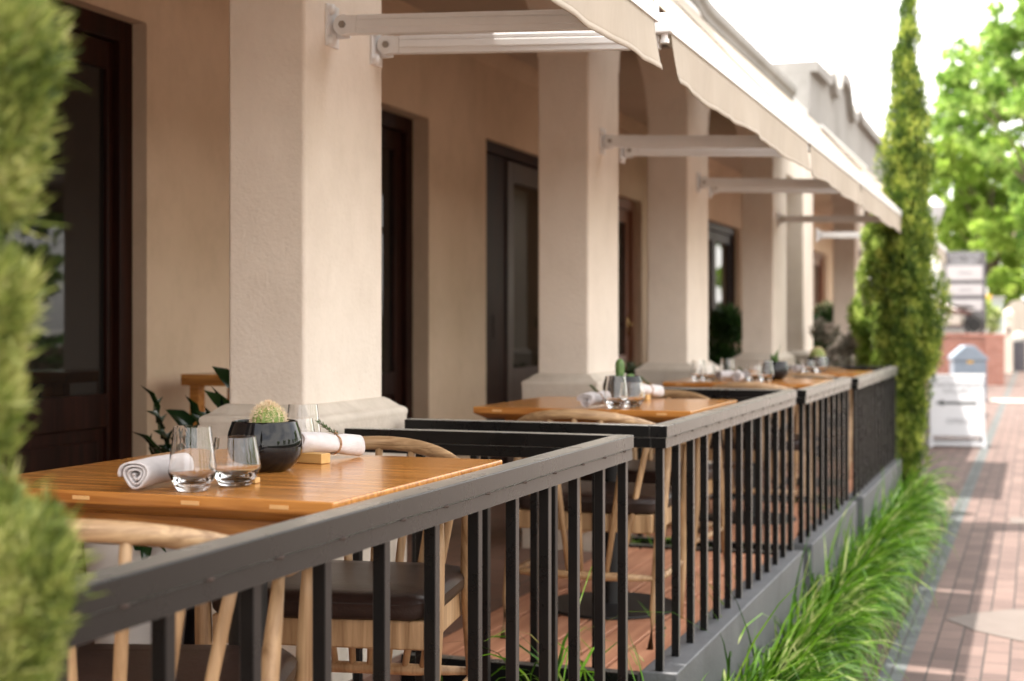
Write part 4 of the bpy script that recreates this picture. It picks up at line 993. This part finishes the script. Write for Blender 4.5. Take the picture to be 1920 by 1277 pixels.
# white cottage end, lamp, gate posts, bins
x, y = Ypos(1742, 46)
ct = thing('cottage', (x - 3.2, y + 3, 0), 'whitewashed cottage gable glimpsed between cypress and directory sign', 'building')
MB().prism([(-3.2, 0), (3.55, 0), (3.55, 3.9), (2.4, 5.0), (.2, 6.2), (-3.2, 3.9)], 'y', -3, 6).build('wall', MT['whitewash'], ct)
MB().prism([(3.9, 3.72), (3.9, 3.84), (.2, 6.46), (.2, 6.34)], 'y', -3.2, 6.2).build('roof', MT['tinroof'], ct)
lm = thing('street_lamp', (Ypos(1752, 36)[0], Ypos(1752, 36)[1], 0), 'white lantern on a post at the edge of the tall cypress', 'street lamp')
MB().tube([(0, 0, 0), (0, 0, 4.1)], [.06, .04], 12).build('post', MT['whitewash'], lm, smooth=True)
MB().lathe([(.09, 4.1), (.2, 4.35), (.26, 4.55), (.1, 4.72), (.02, 4.8)], seg=12).build('lantern', MT['white'], lm, auto=40)
x, y = Ypos(1862, 44)
gw = thing('garden_wall', (x, y, 0), 'grey-green rendered wall panel right of the directory sign', 'wall')
MB().box((-.55, 0, 0), (.3, .25, 2.38)).build('wall', MT['greenwall'], gw, bevel=.01); MB().box((-.6, -.05, 2.381), (.35, .3, 2.44)).build('coping', MT['concrete'], gw)
yb = thing('warning_plate', (Ypos(1850, 43)[0], Ypos(1850, 43)[1], 0), 'small orange-yellow plate on a short post beside the directory sign', 'sign')
MB().tube([(0, .02, 0), (0, .02, 2.7)], .03, 8).build('post', MT['concrete'], yb, smooth=True); MB().box((-.13, -.02, 2.12), (.13, -.011, 2.48)).build('plate', MT['yellow'], yb, bevel=.004)
lum = [(r_.uniform(-.22, .22), r_.uniform(-.1, .1), r_.uniform(1.35, 2.2), .13) for k in range(14)]
fl = shrub('flowering_shrub', (Ypos(1853, 41.5)[0], Ypos(1853, 41.5)[1], 0), 'light green shrub with pale yellow blossom above the brick wall', 'shrub', lum, 2500, .09, .025, MT['shrub'], .4)
V, F = spray([l[:3] for l in lum[:6]], [(.15, .15, .12)] * 6, 900, .07, .03, .3); fastmesh('blossom', V, F, MT['flower'], fl)
x, y = Ypos(1891, 47)
gp = thing('gate_post', (x, y, 0), 'cream gate post with a rounded cap at the right end of the walk', 'post')
MB().box((-.13, -.13, 0), (.13, .13, 1.85)).build('post', MT['plaster'], gp, bevel=.01); MB().lathe([(.17, 1.851), (.17, 1.92), (.13, 2.03), (.06, 2.1), (0, 2.12)], seg=20).build('cap', MT['plaster'], gp, auto=40)
MB().box((-.05, -.145, 1.3), (.05, -.131, 1.5)).build('nameplate', MT['brownpaint'], gp)
aw = thing('arched_wall', (Ypos(1908, 53)[0], Ypos(1908, 53)[1], 0), 'cream wall with an arched top behind the gate post', 'wall')
MB().prism([(-.45, 0), (.9, 0), (.9, 1.7), (.45, 1.75), (.42, 2.1), (.25, 2.42), (0, 2.5), (-.25, 2.42), (-.45, 2.1)], 'y', 0, .3).build('wall', MT['plaster'], aw)
x, y = Ypos(1910, 49)
bn = thing('litter_bin', (x, y, 0), 'dark grey litter bin with a domed top at the right edge of the walk', 'bin')
MB().lathe([(.0, .0), (.2, 0), (.22, .05), (.23, 1.0), (.235, 1.02)], seg=24).build('bin', MT['binblack'], bn, auto=40)
MB().lathe([(.25, 1.021), (.25, 1.1), (.2, 1.26), (.1, 1.34), (0, 1.36)], seg=24).build('lid', MT['concrete'], bn, auto=40)

# trees
def tree(loc, h, crown, label, m, n, leaf, seed, spread=1.0, group='broad-leaved trees along the street', name='street_tree'):
    """crown: list of (x,y,z,r) masses, local"""
    r = random.Random(seed); t = thing(name, loc, label, 'tree', group)
    m_ = MB(); m_.tube([(0, 0, 0), (.1, 0, h * .2), (-.05, .05, h * .45), (.05, 0, h * .8)], [h * .03, h * .024, h * .017, h * .006], 10)
    for c in crown[:14]: m_.tube([(0, 0, h * r.uniform(.22, .45)), (c[0] * .5, c[1] * .5, c[2] * .8), (c[0], c[1], c[2])], [h * .007, h * .004, h * .0012], 6)
    m_.build('trunk', MT['bark'], t, smooth=True)
    cs, rs = [], []
    for (x, y, z, q) in crown:
        for k in range(int(16 * spread)):
            d = Vector((r.gauss(0, 1), r.gauss(0, 1), r.gauss(0, 1))).normalized(); f = r.uniform(.55, 1.0)
            cs.append((x + d.x * q * f, y + d.y * q * f, z + d.z * q * f * .85)); s = q * r.uniform(.14, .30); rs.append((s, s, s * .7))
    V, F = spray(cs, rs, n, leaf, leaf * .36, .1, .7, .1); fastmesh('crown', V, F, m, t)
    return t
def crownpx(d, spots, o):
    out = []
    for px, py, rp, dd in spots:
        p = px2w(px, py, d + dd); out.append((p[0] - o[0], p[1] - o[1], p[2] - o[2], rp * d / 2700))
    return out
o1 = (*Ypos(2010, 52), 0)
tree(o1, 13, crownpx(52, [(1925, 40, 75, 0), (2010, -40, 120, 2), (1900, 150, 80, -1), (1830, 170, 55, 0), (1815, 95, 26, 0), (1985, 150, 110, 1), (1900, 250, 80, 1), (2060, 260, 130, 0), (1950, 330, 100, 3), (1800, 235, 45, 2), (2120, 60, 130, 2), (1960, 440, 100, 3), (1785, 160, 40, 1), (1770, 220, 35, 2), (1870, 90, 40, 1), (1795, 130, 45, 0), (1860, 140, 60, 1), (1945, 95, 80, 1), (1985, 40, 80, 0), (1830, 200, 60, 2), (1895, 60, 50, 1)], o1), 'tall bright green tree at the end of the street, sky showing through its crown', MT['tree'], 36000, .23, 11)
o2 = (*Ypos(1860, 58), 0)
tree(o2, 9, crownpx(58, [(1800, 290, 55, 0), (1850, 330, 75, 0), (1910, 390, 80, 1), (1790, 380, 50, 1), (1840, 440, 70, 0), (1780, 330, 40, 0), (1900, 300, 60, 1), (1860, 500, 60, 2), (1800, 470, 45, 2), (1765, 300, 45, 0), (1760, 390, 50, 0), (1755, 470, 45, 1), (1770, 260, 30, 0), (1870, 545, 45, -2), (1905, 530, 40, -2), (1860, 450, 50, -3)], o2), 'lower lime-green tree in front of the tall one, above the directory sign', MT['tree2'], 26000, .23, 12)
o3 = (*Ypos(1900, 66), 0)
tree(o3, 8, crownpx(66, [(1790, 480, 60, 0), (1850, 500, 75, 0), (1920, 490, 80, 0), (1990, 480, 90, 0), (1830, 420, 70, 2), (1930, 400, 90, 2), (1900, 560, 60, 0), (1760, 540, 50, 0), (1960, 560, 70, 0)], o3), 'deep green tree filling the gap below the lime-green crown', MT['tree3'], 11000, .32, 13)
o4 = (*Ypos(1640, 62), 0)
tree(o4, 8, crownpx(62, [(1690, 340, 45, 0), (1650, 380, 50, 0), (1700, 420, 55, 0), (1670, 500, 60, 0)], o4), 'green tree behind the gabled building, showing left of the tall cypress', MT['tree'], 4000, .3, 14)
# trees and hedge across the road: unseen, added to darken pane and bowl reflections
def gen(q, s): r = random.Random(s); return [(r.uniform(-q, q), r.uniform(-q, q), r.uniform(3.2, 7.2), r.uniform(1.0, 1.7)) for k in range(11)]
base = tree((34, 3, 0), 8, gen(2.0, 5), 'unseen leafy tree by the road, added to darken reflections in the window panes', MT['tree'], 5500, .34, 21, .7, 'trees across the road')
for k, (x, y, s) in enumerate(((36, 15, 1.1), (33, 27, 1.0), (35, 40, 1.15), (35, -10, 1.0), (6, 48, 1.25), (4.5, 62, 1.5), (13.5, 24, 1.05))):  # the last three are added to block bright sky in the door panes
    c = copy_tree(base); c.location = (x, y, 0); c.scale = (s,) * 3; c.rotation_euler = (0, 0, k * 1.7)
hd = thing('hedge', (10.4, 14, -.02), 'unseen clipped hedge across the road, added to darken the door glass reflection', 'hedge')
n_ = 9000; P = np.stack([rng.uniform(-.55, .55, n_), rng.uniform(-26, 30, n_), rng.uniform(.05, 1.3, n_)], 1); sd2 = rng.random(n_) < .45; P[sd2, 0] = -.55; top_ = (~sd2) & (rng.random(n_) < .6); P[top_, 2] = 1.3
V, F = leafquads(P, rdirs(n_) + np.array([-.5, 0, .5]), rng.uniform(.12, .22, n_), .07); fastmesh('foliage', V, F, MT['tree3'], hd)
MB().box((-.45, -26, 0), (.5, 30, 1.2)).build('twigs', MT['bark'], hd)
slabbox('far_pavement', 9.5, 40, -40, 140, -.15, -.02, MT['pave'])
